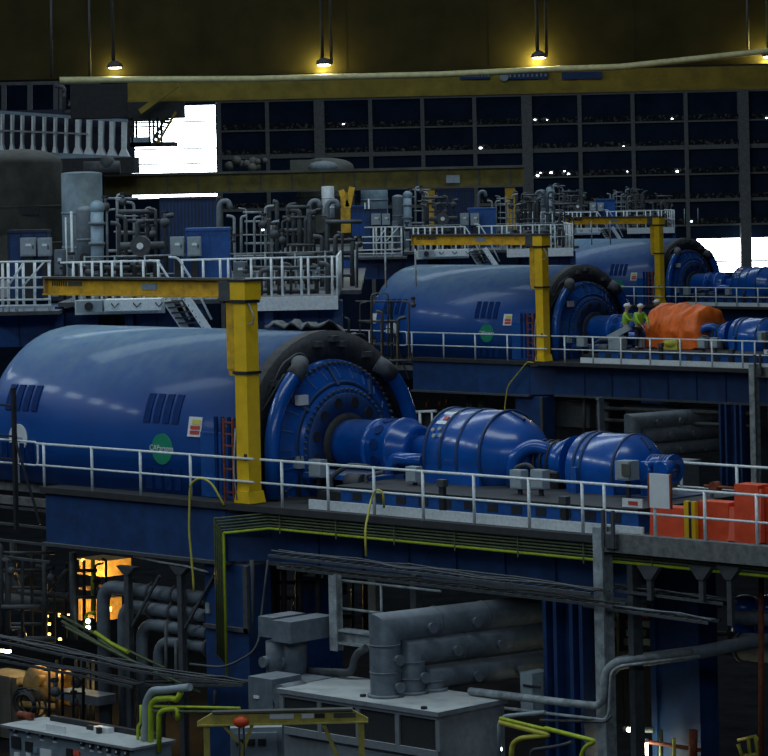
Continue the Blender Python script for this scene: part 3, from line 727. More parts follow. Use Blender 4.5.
# stairs
t = thing('stairway', 'white steel stair dropping from the platform behind the {R} generator', 'stairs', (W(190, 330, 82)[0], 82, 2.6), 'w', rows=A3)
p0 = Vector(W(166, 300, 82.6)); p1 = Vector(W(190, 336, 82.6)); q0 = Vector(W(186, 297, 81.6)); q1 = Vector(W(212, 336, 81.6))
MB().beam(p0, p1, .08, .22).build('stringer', 'white', t)
MB().beam(q0, q1, .08, .22).build('stringer', 'white', t)
m = MB()
for k in range(7): a = p0.lerp(p1, (k+.5)/7); b = q0.lerp(q1, (k+.5)/7); m.beam(a, b, .2, .04)
m.builds('tread', 'steel', t)
for a, b in ((p0, p1), (q0, q1)):
    m = MB().tube([a+Vector((-.45, 0, 1.1)), a+Vector((-.2, 0, 1.08)), a+Vector((.15, 0, .5)), b+Vector((0, 0, .45))], .035, 6, .15)
    m.builds('handrail', 'white', t)
# left scaffold rails
t = thing('scaffold_frame', 'cluster of white scaffold rails at the far left of the {R} platform', 'scaffold', (W(20, 310, 82)[0], 82, 4), 'w', rows=A3)
for px in (3, 9, 17, 24, 35, 50): 
    dd = 82+.3*random.random(); MB().cyl(W(px, 312, dd), W(px+random.uniform(-1, 1), 262, dd), .04, n=6).builds('upright', 'white', t)
m = MB()
for py in (262, 278, 288, 300, 306): m.tube([W(-30, py+.6, 82), W(51, py-.8, 82)], .032, 6)
m.tube([W(24, 262, 82), W(9, 285, 82)], .03, 6).tube([W(44, 262, 82), W(24, 285, 82)], .03, 6)
m.builds('cross_rail', 'white', t)
MB().box((W(-40, 0, 82)[0], 82, W(0, 312, 82)[2]-.1), (W(52, 0, 82)[0], 84, W(0, 312, 82)[2])).build('board', 'steel', t)
# equipment under / on platform
def wbox(name, label, cat, px0, py0, px1, py1, D, dep, m, rows=A3, extra=None, group=None, tall=True):
    a = W(px0, py0, D); b = W(px1, py1, D)
    t = thing(name, label, cat, ((a[0]+b[0])/2, D, PZ if 85 <= D <= 100 else b[2]), 'w', group, rows)
    x0, x1, z1, z0 = a[0], b[0], a[2], b[2]
    if 85 <= D <= 100 and tall: z0 = PZ
    MB().box((x0, D, z0), (x1, D+dep, z1)).build('body', m, t)
    return t, x0, x1, z0, z1
def cabinet(label, px0, py0, px1, py1, D, dep, m, rows=A3, group=None, name='control_cabinet', plate='white'):
    t, x0, x1, z0, z1 = wbox(name, label, 'cabinet', px0, py0, px1, py1, D, dep, m, rows, group=group, tall=False)
    o = MB().box((x0+.03, D-.03, z0+.04), (x1-.03, D, z1-.04)).build('door', m, t)
    if 85 <= D <= 100: MB().box((x0+.1, D+.1, PZ), (x1-.1, D+dep-.05, z0)).build('stand', 'dark', t)
    MB().box((x0+(x1-x0)*.35, D-.04, z0+(z1-z0)*.55), (x0+(x1-x0)*.7, D-.03, z0+(z1-z0)*.68)).build('label_plate', plate, sub(o, t))
    MB().box((x1-.09, D-.05, z0+(z1-z0)*.4), (x1-.06, D-.03, z0+(z1-z0)*.6)).build('handle', 'ink', sub(o, t))
    return t
def panel(name, label, cat, px0, py0, px1, py1, D, dep, m, m2, rows=A3, nrib=6):
    t, x0, x1, z0, z1 = wbox(name, label, cat, px0, py0, px1, py1, D, dep, m, rows)
    mm = MB()
    for k in range(nrib+1): xx = x0+(x1-x0)*k/nrib; mm.box((xx-.02, D-.04, z0), (xx+.02, D, z1))
    mm.builds('rib', m2, t); MB().box((x0-.03, D-.06, z1-.06), (x1+.03, D+dep, z1+.02)).build('capping', m2, t)
    return t
cabinet('left grey control cabinet of the pair by the {R} blue cabinet', 170, 237, 184, 256, 88.5, .5, 'cabgrey', group='grey cabinet pairs')
cabinet('right grey control cabinet of the pair by the {R} blue cabinet', 187, 237, 201, 256, 88.5, .5, 'cabgrey', group='grey cabinet pairs')
panel('switch_cubicle', 'plain blue switch cubicle beside the grey cabinet pair, {R} platform', 'cubicle', 186, 229, 230, 283, 89.2, 1.2, 'bluemid', 'bluemid', nrib=2)
panel('corrugated_enclosure', 'dark navy ribbed enclosure standing behind the {R} platform', 'enclosure', 160, 198, 217, 262, 97, 3, 'bluedk', 'navy', nrib=16, rows=(0, 1))
panel('switch_cubicle', 'dark blue cubicle below the big vessel at the {R} platform left end', 'cubicle', 8, 231, 48, 285, 87.5, 1, 'bluedk', 'navy', nrib=3, rows=(0, 1))
cabinet('left grey cabinet of the pair below the big vessel, {R} unit', 20, 238, 36, 256, 87, .4, 'cabgrey', (0, 1), group='grey cabinets by the vessel')
cabinet('right grey cabinet of the pair below the big vessel, {R} unit', 37.5, 238, 51, 256, 87, .4, 'cabgrey', (0, 1), group='grey cabinets by the vessel')
cabinet('grey floor cabinet under the left platform rail of the {R} unit', 54, 250, 65, 275, 87, .5, 'grey')
cabinet('grey floor cabinet left of the stair gap, behind rails of the {R} platform', 233, 262, 247, 280, 86, .5, 'grey')
cabinet('grey floor cabinet mid way along the right rails, {R} platform', 297, 260, 303, 280, 86, .5, 'grey')
cabinet('small pale cabinet near the right end of the {R} platform', 312, 268, 320, 279, 85.5, .4, 'cabgrey')
# low blue panels below platform
panel('turbine_lagging', 'long blue lagging box below the left part of the {R} platform', 'lagging box', -60, 312, 99, 345, 84, 4, 'bluemid', 'bluedk', nrib=4)
panel('turbine_lagging', 'blue lagging box below the stair of the {R} platform', 'lagging box', 136, 313, 200, 345, 84.2, 4, 'bluemid', 'bluedk', nrib=3)
panel('turbine_lagging', 'blue lagging box below the white fascia of the {R} platform', 'lagging box', 258, 306, 340, 350, 84.4, 4, 'bluemid', 'bluedk', nrib=4)
panel('turbine_lagging', 'dark slatted steel bay between the blue lagging boxes, {R} unit', 'bay', 102, 314, 133, 345, 84.3, 3, 'dark', 'steel', nrib=3)
# low white sill row with studs + grey box on platform lower left
t, x0, x1, z0, z1 = wbox('oil_cooler', 'grey oil cooler box on the lower ledge of the {R} platform', 'cooler', 76, 301, 102, 312, 81.6, 1, 'cabgrey')
MB().cyl(((x0+x1)/2, 81.6, (z0+z1)/2), ((x0+x1)/2, 81.5, (z0+z1)/2), .12, n=12).build('port', 'ink', t)
t, x0, x1, z0, z1 = wbox('white_duct', 'long white flanged duct below the {R} jib crane arm', 'duct', 104, 300, 161, 310, 81.8, 1, 'white')
for k in range(3): MB().tube([(x0+.2+k*.6, 81.78, z1-.1), (x0+.3+k*.6, 81.7, z0+.1), (x0+.4+k*.6, 81.78, z1-.1)], .02, 6).build('lifting_loop', 'ink', t)
# vessels
def vessel(label, px0, px1, pyt, pyb, D, m, rows, dome=.5, name='process_vessel', cat='vessel'):
    a = W(px0, pyb, D); b = W(px1, pyt, D); cx = (a[0]+b[0])/2; r = (b[0]-a[0])/2; z0, z1 = (PZ if D < 115 else a[2]), b[2]
    t = thing(name, label, cat, (cx, D, z0), 'w', rows=rows)
    dm = r*dome; prof = [(0, r)]+[(z1-z0-dm+dm*math.sin(k*PI/2/6), max(.02, r*math.cos(k*PI/2/6))) for k in range(7)]
    MB().lathe((cx, D, z0), (0,0,1), prof, 32).build('shell', m, t)
    for k in (.3, .62): MB().lathe((cx, D, z0+(z1-z0-dm)*k), (0,0,1), [(0, r), (0, r*1.03), (.08, r*1.03), (.08, r)], 32, cap=False).build('band', m, t)
    return t, cx, r, z0, z1
t, cx, r, z0, z1 = vessel('huge dull brown lagged vessel with domed top behind the {R} platform', -22, 62, 148, 262, 108, 'brown', (0, 1), .35)
MB().cyl((cx-.3, 108-r-.25, z0+1.1), (cx-.3, 108-r+.3, z0+1.1), .5, n=20).build('manhole', 'brown', t)
MB().box((cx+r*.15, 108-r-.1, z0+2.3), (cx+r*.55, 108-r*.8, z0+2.6)).builds('bracket', 'dark', t)
t, cx, r, z0, z1 = vessel('pale blue-grey cylindrical vessel right of the huge vessel, {R} unit', 63, 102, 171, 262, 104, 'vessel', (0, 1), .1)
MB().tube([(cx-.3, 104-r-.1, z0), (cx-.3, 104-r-.1, z0+2.4)], .05, 6).tube([(cx-.5, 104-r-.1, z0), (cx-.5, 104-r-.1, z0+2.2)], .03, 6).build('gauge_pipe', 'white', t)
t, cx, r, z0, z1 = vessel('squat grey dome-topped vessel beside the tall pale pipe, {R} unit', 77, 94, 206, 263, 93, 'grey', A3, .5)
MB().cyl((cx, 93-r-.05, z0+1), (cx, 93-r+.1, z0+1), .17, n=14).build('hatch', 'dark', t)
p = [W(97, 263, 92), W(97, 208, 92)]; p[0] = (p[0][0], p[0][1], PZ)
t = thing('stand_pipe', 'tall pale stand pipe with rounded cap on the {R} platform', 'pipe', p[0], 'w', rows=A3)
MB().cyl(p[0], p[1], .2, n=16).sphere(p[1], .24, 14).build('pipe', 'vessel', t)
MB().cyl(W(97, 225, 92), W(97, 222, 92), .26, n=16).cyl(W(97, 245, 92), W(97, 242, 92), .26, n=16).builds('flange', 'grey', t)
# pipework frames (each a thing, made of visible tubes)
def pipeframe(label, px0, py0, px1, py1, D, rows, seed, m='whited', nx=5, ny=4, r=.035):
    rd = random.Random(seed); c = W(px0, py1, D)
    t = thing('pipework', label, 'pipework', c, 'w', rows=rows)
    for k in range(nx):
        x = px0+(px1-px0)*(k+rd.uniform(-.25, .25)+.5)/nx; top = py0+(py1-py0)*rd.uniform(0, .35); bot = py1-(py1-py0)*rd.uniform(0, .2); dd = D+rd.uniform(0, 1.5)
        side = rd.choice((-1, 1))*rd.uniform(4, 10)
        lo = W(x, bot, dd)
        if 84.5 <= D <= 96: lo = (lo[0], lo[1], PZ)
        MB().tube([lo, W(x, top, dd), W(x+side, top-1, dd)], rd.uniform(.6, 1.7)*r, 7, .15).build('riser', m, t)
    for k in range(ny):
        y = py0+(py1-py0)*(k+.5)/ny+rd.uniform(-2, 2); dd = D+rd.uniform(0, 1.5); a = px0+(px1-px0)*rd.uniform(0, .3); b = px1-(px1-px0)*rd.uniform(0, .3)
        MB().tube([W(a, y, dd), W(b, y, dd)], rd.uniform(.6, 1.5)*r, 7).build('header', m, t)
    for k in range(3):
        x = rd.uniform(px0, px1); y = rd.uniform(py0, py1); q = Vector(W(x, y, D+.3)); s_ = rd.uniform(.07, .16)
        o = MB().sphere(q, s_, 10).cyl(q, q+Vector((0, 0, s_*1.8)), .05, n=6).build('valve_body', 'steel', t)
        MB().lathe(q+Vector((0, -.05, s_*1.8)), (0, 0, 1), [(0, s_*.7), (.04, s_*.8), (.08, s_*.7)], 12, cap=False).build('handwheel', 'dark', sub(o, t))
    return t
pipeframe('pale pipework and valves right of the pale vessel, {R} unit', 104, 190, 150, 258, 93, A3, 1)
pipeframe('dark pipework left of the stair head on the {R} platform', 112, 205, 170, 262, 90, A3, 2, 'steel', 6, 5, .05)
pipeframe('tangle of pale thin pipes right of the blue cubicle, {R} unit', 232, 206, 275, 262, 92, A3, 3, 'whited', 7, 5, .03)
pipeframe('dark pipe bundle under the middle crane beam, {R} unit', 275, 200, 318, 262, 94, A3, 4, 'steel', 8, 5, .06)
pipeframe('grey pipes with valves at the right end of the {R} platform', 318, 215, 362, 300, 90, A3, 5, 'steel', 6, 5, .05)
pipeframe('low pipes and valves behind the right rails of the {R} platform', 240, 262, 335, 296, 85, A3, 6, 'steel', 8, 3, .05)
pipeframe('low dark pipes behind the left rails of the {R} platform', 60, 262, 160, 290, 85, A3, 7, 'dark', 9, 3, .07)
pipeframe('thin pipes in the gap beside the {R} generator end', 345, 292, 415, 372, 84, (0,), 8, 'steel', 7, 4, .03)
t = thing('gauge_valve', 'round valve actuator with a white dial behind the {R} left platform rail', 'valve', W(140, 252, 88), 'w', rows=A3)
q = Vector(W(140, 246, 88)); MB().cyl(q, q+Vector((0, .6, 0)), .3, n=18).tube([q+Vector((-.6, .3, 0)), q+Vector((.7, .3, 0))], .12, 10).build('actuator', 'steel', t)
MB().cyl(q+Vector((0, -.04, 0)), q, .1, n=14).build('dial', 'white', t)
for px, lab in ((219, 'white hooked vent pipe left of the pipe tangle, {R} unit'), (309, 'white hooked vent pipe near the middle of the pipe bundle, {R} unit'), (327, 'white hooked vent pipe at the right of the pipe bundle, {R} unit')):
    a = Vector(W(px, 262, 95)); a.z = PZ; b = Vector(W(px, 206, 95))
    t = thing('vent_pipe', lab, 'pipe', a, 'w', rows=(0, 1))
    MB().tube([a, b, b+Vector((.1, 0, .15)), b+Vector((.3, 0, .15)), b+Vector((.38, 0, -.1))], .09, 10, .15).build('pipe', 'grey', t)
for k in range(4):
    single(MB().box((-14, .62-.1*k, -.75-.42*k), (-8.0, .7-.1*k, -.69-.42*k)), 'service_rail', 'steel', ('top', 'second', 'third', 'lowest')[k]+' of four dark level rails under the left ledge of the {R} unit', 'rail', (-11, .6, -.8-.42*k), rows=(0,))
# slim pole with lamp by left of generator
t = thing('ladder_pole', 'thin dark pole with cross bars in front of the {R} white badge', 'pole', U(16, 500, v=.2), rows=A3)
p = U(16, 505, v=.2)
MB().box((p[0]-.05, .15, -1.2), (p[0]+.05, .25, 2.5)).build('pole', 'dark', t)
m = MB()
for z in (2.0, 1.2, .6): m.box((p[0]-.7, .17, z), (p[0]+.1, .22, z+.05))
m.builds('cross_bar', 'dark', t)
MB().beam((p[0], .2, 1.2), (p[0]+1.0, .2, -1.0), .05, .05).build('brace', 'dark', t)

# ================================================================== FAR WALL
WD = 242.
wl, wr_ = W(-260, 0, WD)[0], W(1000, 0, WD)[0]
ztop = W(384, 60, WD)[2]
def wallbox(px0, py0, px1, py1, D=WD, dep=.3):
    a = W(px0, py0, D); b = W(px1, py1, D); return MB().box((a[0], D, a[2]), (b[0], D+dep, b[2]))
# opaque louvred cladding leaving the window openings: x zones
zt = 26.; zb = -12.
XA, XB = W(131, 140, WD)[0], W(216, 140, WD)[0]; XC = W(697, 250, WD)[0]
wz0, wz1 = W(170, 198, WD)[2], W(170, 106, WD)[2]; vz0, vz1 = W(740, 272, WD)[2], W(740, 238, WD)[2]
m = MB().box((wl, WD, zb), (XA, WD+.4, zt)).box((XA, WD, zb), (XB, WD+.4, wz0)).box((XA, WD, wz1), (XB, WD+.4, zt)).box((XB, WD, zb), (XC, WD+.4, zt)).box((XC, WD, zb), (wr_, WD+.4, vz0)).box((XC, WD, vz1), (wr_, WD+.4, zt))
w = struct(m, 'wall_far', 'louvre')
def win(name, x0, x1, z0, z1, bars):
    o = MB().box((x0, WD+.25, z0), (x1, WD+.3, z1)).build(name, 'sky', None, ((x0+x1)/2, WD, z0), 'w'); meta(o, kind='structure')
    h = {'_o': o, '_b': ((x0+x1)/2, WD, z0), '_f': 'w'}
    m = MB()
    for z in bars: m.box((x0, WD, z-.06), (x1, WD+.2, z+.06))
    m.build('window_frame', 'dark', h)
win('window_1', XA, XB, wz0, wz1, [W(170, y, WD)[2] for y in (122, 149, 164)])
win('window_2', XC, wr_, vz0, vz1, [W(740, 261, WD)[2]])
# window pane speckles, transoms, mullions
def tr(py, h, mt, dep=.35, ref=384):
    z = W(ref, py, WD)[2]; return MB().box((XB, WD-dep, z-h/2), (wr_, WD, z+h/2))
for i, (py, h) in enumerate(((90+8, .25), (128, .14), (154, .35), (181, .14), (207, .25), (232, .14))):
    struct(tr(py, h, 'steel'), 'trim_%d' % (i+1), 'mullion')
for i, py in enumerate((124, 149.5, 177, 203, 228)):
    struct(tr(py, .42, 'dayspeck', .25), 'trim_%d' % (i+10), 'dayspeck')
k = 20
for i, px in enumerate((220, 268, 320, 371, 423, 475, 527, 580, 633, 686, 743, 795)):
    big = i in (2, 6, 10)
    x = W(px, 150, WD)[0]; wdt = .42 if big else .16
    t = MB().ibeam((x, WD-.5, zb), (x, WD-.5, ztop), wdt*2, .8, .1) if big else MB().box((x-wdt, WD-.45, zb), (x+wdt, WD-.1, ztop))
    struct(t, 'trim_%d' % (k+i), 'mullion')
# tiny daylight gaps between louvre rows
rd = random.Random(3)
for i in range(26):
    px = rd.uniform(240, 768)**1; px = 768-(768-240)*rd.random()**1.6; py = rd.choice((124, 149.5, 177, 203, 228))+rd.uniform(-1, 1)
    a = W(px, py+(384-px)*.0, WD-.3); z = W(384, py, WD)[2]+rd.uniform(-.15, .15)
    s_ = rd.uniform(.05, .12)
    o = MB().box((a[0]-s_, WD-.3, z-s_*.6), (a[0]+s_, WD-.27, z+s_*.6)).build('louvre_gap', 'sky', {'_o': w, '_b': (0,0,0), '_f': 'w'})
# sheet: left wall beyond (dark)
struct(MB().box((-45, 20, -12), (-44.6, WD, 26)), 'wall_left', 'louvre')
struct(MB().box((60, 20, -12), (60.4, WD, 26)), 'wall_right', 'louvre')
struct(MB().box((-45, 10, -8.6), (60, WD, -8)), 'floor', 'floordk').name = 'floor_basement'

# ================================================================== OVERHEAD CRANES
def girder(label, D, pyb, pyt, x0, x1, m, dep, flm='brown'):
    z0 = W(384, pyb, D)[2]; z1 = W(384, pyt, D)[2]
    t = thing('crane_girder', label, 'crane girder', (0, D, z0), 'w')
    MB().box((x0, D, z0+.1), (x1, D+dep, z1)).build('web', m, t)
    MB().box((x0, D-.15, z0), (x1, D+dep+.1, z0+.1)).build('bottom_flange', m, t)
    mm = MB()
    k = x0
    while k < x1: mm.box((k, D-.012, z0+.1), (k+.06, D, z1)); k += 4.8
    mm.builds('stiffener', flm, t)
    return t, z0, z1
NG = 100.
tg, g0, g1 = girder('near mustard-brown overhead crane girder across the whole top', NG, 72, -40, -30, 30, 'mustshade', 1.5, 'mustshade')
FG = 112.
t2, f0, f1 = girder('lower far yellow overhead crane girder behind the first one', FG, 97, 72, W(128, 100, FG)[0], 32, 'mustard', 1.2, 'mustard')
for px0, px1, mt in ((458, 488, 'bluedk'), (505, 546, 'bluedk'), (560, 600, 'bluedk')):
    a = W(px0, 0, FG)[0]; b = W(px1, 0, FG)[0]; z = W((px0+px1)/2, 75.5, FG)[2]
    o = MB().box((a, FG-.1, z-.13), (b, FG-.05, z+.13)).build('maker_plate', mt, t2)
    if px0 != 560:
        m = MB(); n_ = 9
        for k in range(n_): x = a+(b-a)*(k+.6)/(n_+.3); m.box((x, FG-.11, z-.05), (x+.06, FG-.1, z+.05+.03*(k % 2)))
        m.builds('plate_marking', 'cabgrey', sub(o, t2))
c = W(504, 77, FG); MB().cyl((c[0], FG-.12, c[2]), (c[0], FG-.05, c[2]), .16, n=16).build('round_emblem', 'cabgrey', t2)
# conduit
pts = [(60, 80), (130, 79.5), (250, 79), (440, 74.5), (560, 69), (620, 67), (768, 51), (860, 40)]
single(MB().tube([W(x, y, NG-.8) for x, y in pts], .105, 8), 'festoon_rail', 'cream', 'long pale power rail slung under the near overhead girder', 'rail', W(384, 76, NG-.8), 'w')
def floodlight(px, py, label, pw, twin=True):
    c = Vector(W(px, py, NG-.6)); t = thing('floodlight', label, 'lamp', c, 'w', group='floodlights on the overhead girder')
    m = MB().cyl(c+Vector((-.05, 0, .1)), (c[0]-.05, c[1], c[2]+6), .06, n=8)
    if twin: m.cyl(c+Vector((.25, 0, .0)), (c[0]+.25, c[1], c[2]+6), .05, n=8)
    m.builds('hanger_rod', 'dark', t)
    MB().lathe(c+Vector((0, 0, -.02)), (0, 0, 1), [(0, .28), (.12, .24), (.22, .1)], 18).build('lamp_shade', 'dark', t)
    MB().cyl(c+Vector((0, 0, -.05)), c+Vector((0, 0, -.02)), .2, n=16).build('lamp_glass', 'lamp', t)
    l = bpy.data.lights.new('flood', 'POINT'); l.energy = pw; l.color = (1, .85, .22); l.shadow_soft_size = .12
    lo = bpy.data.objects.new('flood_light', l); COL.objects.link(lo); lo.location = c+Vector((-.05, .33, -.1))
floodlight(115, 67, 'small floodlight at the left of the overhead girder', 50, False)
floodlight(324, 64, 'bright yellow-lit floodlight with two rods, left of centre on the girder', 170)
floodlight(539, 57, 'bright yellow-lit floodlight with two rods, right of centre on the girder', 200)
floodlight(770, 56, 'floodlight at the right edge of the overhead girder', 150)
for px in (52, 90, 445, 600, 748):
    c = Vector(W(px, 76 if px < 500 else 58, NG-.35)); pass
single(MB().cyl(W(748, 50, NG-.4), W(747, -20, NG-.4), .05, n=6), 'hanger_cable', 'dark', 'thin dark hanger rod at the right over the girder', 'rod', W(748, 50, NG-.4), 'w')
single(MB().cyl(W(52, 78, NG-.4), W(51, -20, NG-.4), .05, n=6), 'hanger_cable', 'dark', 'thin dark hanger rod at the far left over the girder', 'rod', W(52, 78, NG-.4), 'w')
single(MB().cyl(W(90, 78, NG-.4), W(89, -20, NG-.4), .05, n=6), 'hanger_cable', 'dark', 'thin dark hanger rod beside the left floodlight', 'rod', W(90, 78, NG-.4), 'w')
# operator cab at left end of far girder
t = thing('crane_cab', 'operator cab with lit windows hanging before the bright window', 'cab', W(145, 150, FG), 'w')
a = W(129, 118, FG-.5); b = W(158, 146, FG-.5)
x0, z1, x1, z0 = a[0], a[2], b[0], b[2]; yy = FG-.5
MB().box((x0, yy, z0), (x1+.6, yy+2, z0+.15)).build('cab_floor', 'dark', t)
MB().box((x0, yy, z1-.1), (x1+.3, yy+2, z1)).build('cab_roof', 'dark', t)
for x in (x0, x0+.1*(x1-x0), x0+.72*(x1-x0), x1): MB().box((x-.04, yy, z0), (x+.04, yy+.1, z1)).box((x-.04, yy+1.9, z0), (x+.04, yy+2, z1)).builds('pillar', 'dark', t)
MB().box((x0, yy, z0), (x0+.7*(x1-x0), yy+.05, z0+.35)).build('lower_panel', 'vessel', t)
MB().box((x0, yy, z0+.7), (x1, yy+.05, z0+.76)).build('window_bar', 'dark', t)
t = thing('cab_stair', 'yellow sloping stair from the girder down to the crane cab', 'stair', W(158, 146, FG), 'w')
MB().beam(W(158, 143, FG-.6), W(176, 112, FG-.6), .1, .09).build('stringer', 'mustard', t)
MB().beam(W(153, 140, FG), W(169, 112, FG), .1, .09).build('stringer', 'mustard', t)
m = MB()
for k in range(8):
    m.beam(Vector(W(158, 143, FG-.6)).lerp(Vector(W(176, 112, FG-.6)), k/8), Vector(W(153, 140, FG)).lerp(Vector(W(169, 112, FG)), k/8), .12, .04)
m.builds('tread', 'dark', t)
single(MB().box((W(70, 84, FG)[0], FG, W(100, 118, FG)[2]), (W(128, 84, FG)[0], FG+1.5, W(100, 84, FG)[2])).box((W(128, 84, FG)[0], FG-.3, W(150, 118, FG)[2]), (W(182, 84, FG)[0], FG+1.5, W(150, 102, FG)[2])), 'end_carriage', 'dark', 'dark end carriage of the far overhead crane above the cab', 'carriage', W(100, 110, FG), 'w')
t = thing('brace', 'diagonal dull yellow brace above the crane cab', 'brace', W(150, 100, FG-1), 'w')
MB().beam(W(140, 112, FG-.8), W(178, 84, FG-.8), .25, .2).build('bar', 'mustard', t)
# mid beam
MD = 154.
z0 = W(384, 189, MD)[2]; z1 = W(384, 169, MD)[2]; xa = W(104, 180, MD)[0]; xb = W(524, 180, MD)[0]
t = thing('crane_girder', 'distant dull yellow crane girder at platform height across the middle', 'crane girder', ((xa+xb)/2, MD, z0), 'w')
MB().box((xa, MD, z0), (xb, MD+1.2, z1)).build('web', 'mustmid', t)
MB().box((xa, MD-.2, z1-.08), (xb, MD+1.4, z1+.05)).box((xa, MD-.2, z0-.04), (xb, MD+1.4, z0+.06)).builds('flange', 'brown', t)
m = MB(); x = xa
while x < xb: m.box((x, MD-.05, z0), (x+.08, MD, z1)); x += 1.6
m.builds('stiffener', 'brown', t)
c = W(453, 179, MD); MB().box((c[0]-.35, MD-.1, c[2]-.2), (c[0]+.35, MD-.05, c[2]+.2)).build('capacity_plate', 'cabgrey', t)
m = MB()
for px, py in ((430, 190), (510, 185), (345, 186)): m.box((W(px, py, MD)[0]-.25, MD, z0-2.2), (W(px, py, MD)[0]+.25, MD+.6, z0))
m.builds('hanger_leg', 'yellow', t)
# heap of lagging on beam top (grey lumps) at (225-270,158-172)
rd = random.Random(5)
c = Vector(W(248, 166, 158)); m = MB()
for k in range(9): m.sphere(c+Vector((rd.uniform(-1, 1), rd.uniform(-.4, .4), rd.uniform(-.1, .3))), rd.uniform(.15, .28), 8)
single(m, 'lagging_heap', 'brown', 'heap of grey-brown lagging above the distant crane beam', 'heap', c, 'w', kind='stuff')
# louvred gallery at left (white backlit fins)
GD = 150.
t = thing('finned_gallery', 'long gallery of pale upright fins at upper left', 'gallery', W(60, 160, GD), 'w')
MB().beam(W(-60, 108, GD), W(130, 121, GD), .5, .15).build('top_rail', 'vessel', t)
MB().beam(W(-60, 150, GD), W(131, 159.5, GD), .5, .3).build('bottom_sill', 'vessel', t)
MB().beam(W(-60, 128, GD-.4), W(88, 134, GD-.4), .06, .08).build('mid_rail', 'whited', t)
MB().box((W(-60, 0, GD+1)[0], GD+1.2, W(0, 170, GD)[2]), (W(131, 0, GD+1)[0], GD+1.5, W(0, 110, GD)[2])).build('back_panel', 'navy', t)
for px in (2, 12, 22, 33, 44, 55, 66, 78, 89, 101, 112, 124):
    yt = 112+(px*.07); yb = 153+px*.05; w_ = 2.2 if px > 70 else 1.0
    a = Vector(W(px, yt, GD)); b = Vector(W(px, yb, GD)); s_ = w_/20.
    MB().prism([(a[0]-s_, a[2]), (a[0]+s_, a[2]), (b[0]+s_*1.0, b[2]+.5), (b[0]+s_*3, b[2]), (b[0]-s_*3, b[2]), (b[0]-s_*1.0, b[2]+.5)], 1, GD-.2, GD+.6).build('fin', 'white', t)
single(MB().box((W(-60, 0, GD)[0], GD-.3, W(0, 176, GD)[2]), (W(131, 0, GD)[0], GD+3, W(0, 160, GD)[2])), 'gallery_base', 'dark', 'dark plinth wall below the finned gallery', 'plinth', W(60, 176, GD), 'w')
q = Vector(W(101, 168, 140)); m = MB().cyl(q+Vector((-.8, 0, 0)), q+Vector((.9, 0, 0)), .32, n=16).sphere(q+Vector((.3, 0, .2)), .4, 10)
single(m, 'fan_motor', 'steel', 'dark motor lying on the ledge below the finned gallery', 'motor', q, 'w')
# row of steel posts behind left
t = thing('roof_truss', 'dark lattice steelwork at the upper left above the gallery', 'steelwork', W(40, 100, 160), 'w')
m = MB().box((W(-40, 0, 160)[0], 160, W(0, 112, 160)[2]), (W(-40, 0, 160)[0]+.1, 160.2, W(0, 80, 160)[2]))
for px in (4, 30, 56, 62): m.beam(W(px, 116, 160), W(px, 78, 160), .25, .25)
m.beam(W(-20, 84, 160), W(100, 82, 160), .2, .2)
m.build('frame', 'steel', t)
pipeframe('dark pipes and fittings hanging below the girder at upper left', 62, 86, 100, 116, 140, (0,), 31, 'steel', 4, 3, .08)
# colourful details in the middle distance
panel('switch_cubicle', 'bright blue upright panel in the middle distance under the far crane beam', 'cubicle', 352, 206, 364, 236, 120, .5, 'blue', 'bluemid', (0,), 2)
single(MB().beam(W(341, 190, 128), W(347, 207, 128), .25, .25).beam(W(352, 187, 128), W(348, 207, 128), .25, .25), 'yellow_hook_frame', 'yellow', 'yellow V-shaped lifting frame in the middle distance', 'lifting frame', W(347, 207, 128), 'w')
vessel('bright pale cylinder seen under the distant crane beam', 322, 334, 186, 218, 135, 'white', (0,), .1)
t, *_ = wbox('lagged_drum', 'grey rounded lagged drum above the distant crane beam', 'drum', 290, 160, 322, 172, 160, 2, 'brown', (0,))
a = W(323, 167, 160); MB().sphere(a, .42, 14, (1.9, 1, .8)).build('drum_end', 'grey', t)

# ================================================================== BASEMENT (nearest row, some repeated)
def lv(n): return n
# yellow-green conduits: drop, corner, long run
vv = .2
zr = U(460, 547, v=vv)[2]
cols = ['lime', 'limedk', 'limedk', 'limedk', 'limedk', 'limedk']
for k in range(6):
    uz = zr+.075*k; ud = -.86-.048*k; lo = (-4.15 if k == 0 else -3.9+.05*k)
    zc = U(230, 533, v=-.03)[2]+.068*k
    p = [(ud, -.03-.015*k, lo), (ud, -.03-.015*k, zc)]
    p += [(ud+.12, -.03-.015*k, zc), (.5+.02*k, vv-.02*k, uz+.01), (26, vv-.02*k, uz)]
    single(MB().tube(p, .024 if k else .036, 6, .07), 'conduit', cols[k], ('bright lime conduit, lowest of the bundle along the nearest girder' if k == 0 else 'dull green conduit in the bundle along the nearest girder'), 'conduit', p[0], group=None if k == 0 else 'dull green conduits')
t = thing('conduit_support', 'slim grey support strip with clips behind the green conduit bundle', 'support', (1, vv, zr))
MB().box((.6, vv+.02, zr+.1), (26, vv+.04, zr+.2)).build('strip', 'steel', t)
m = MB()
for k in range(10):
    u = 1+k*1.9; m.box((u, vv-.14, zr-.07), (u+.03, vv-.12, zr+.44))
m.builds('clip', 'limedk', t)
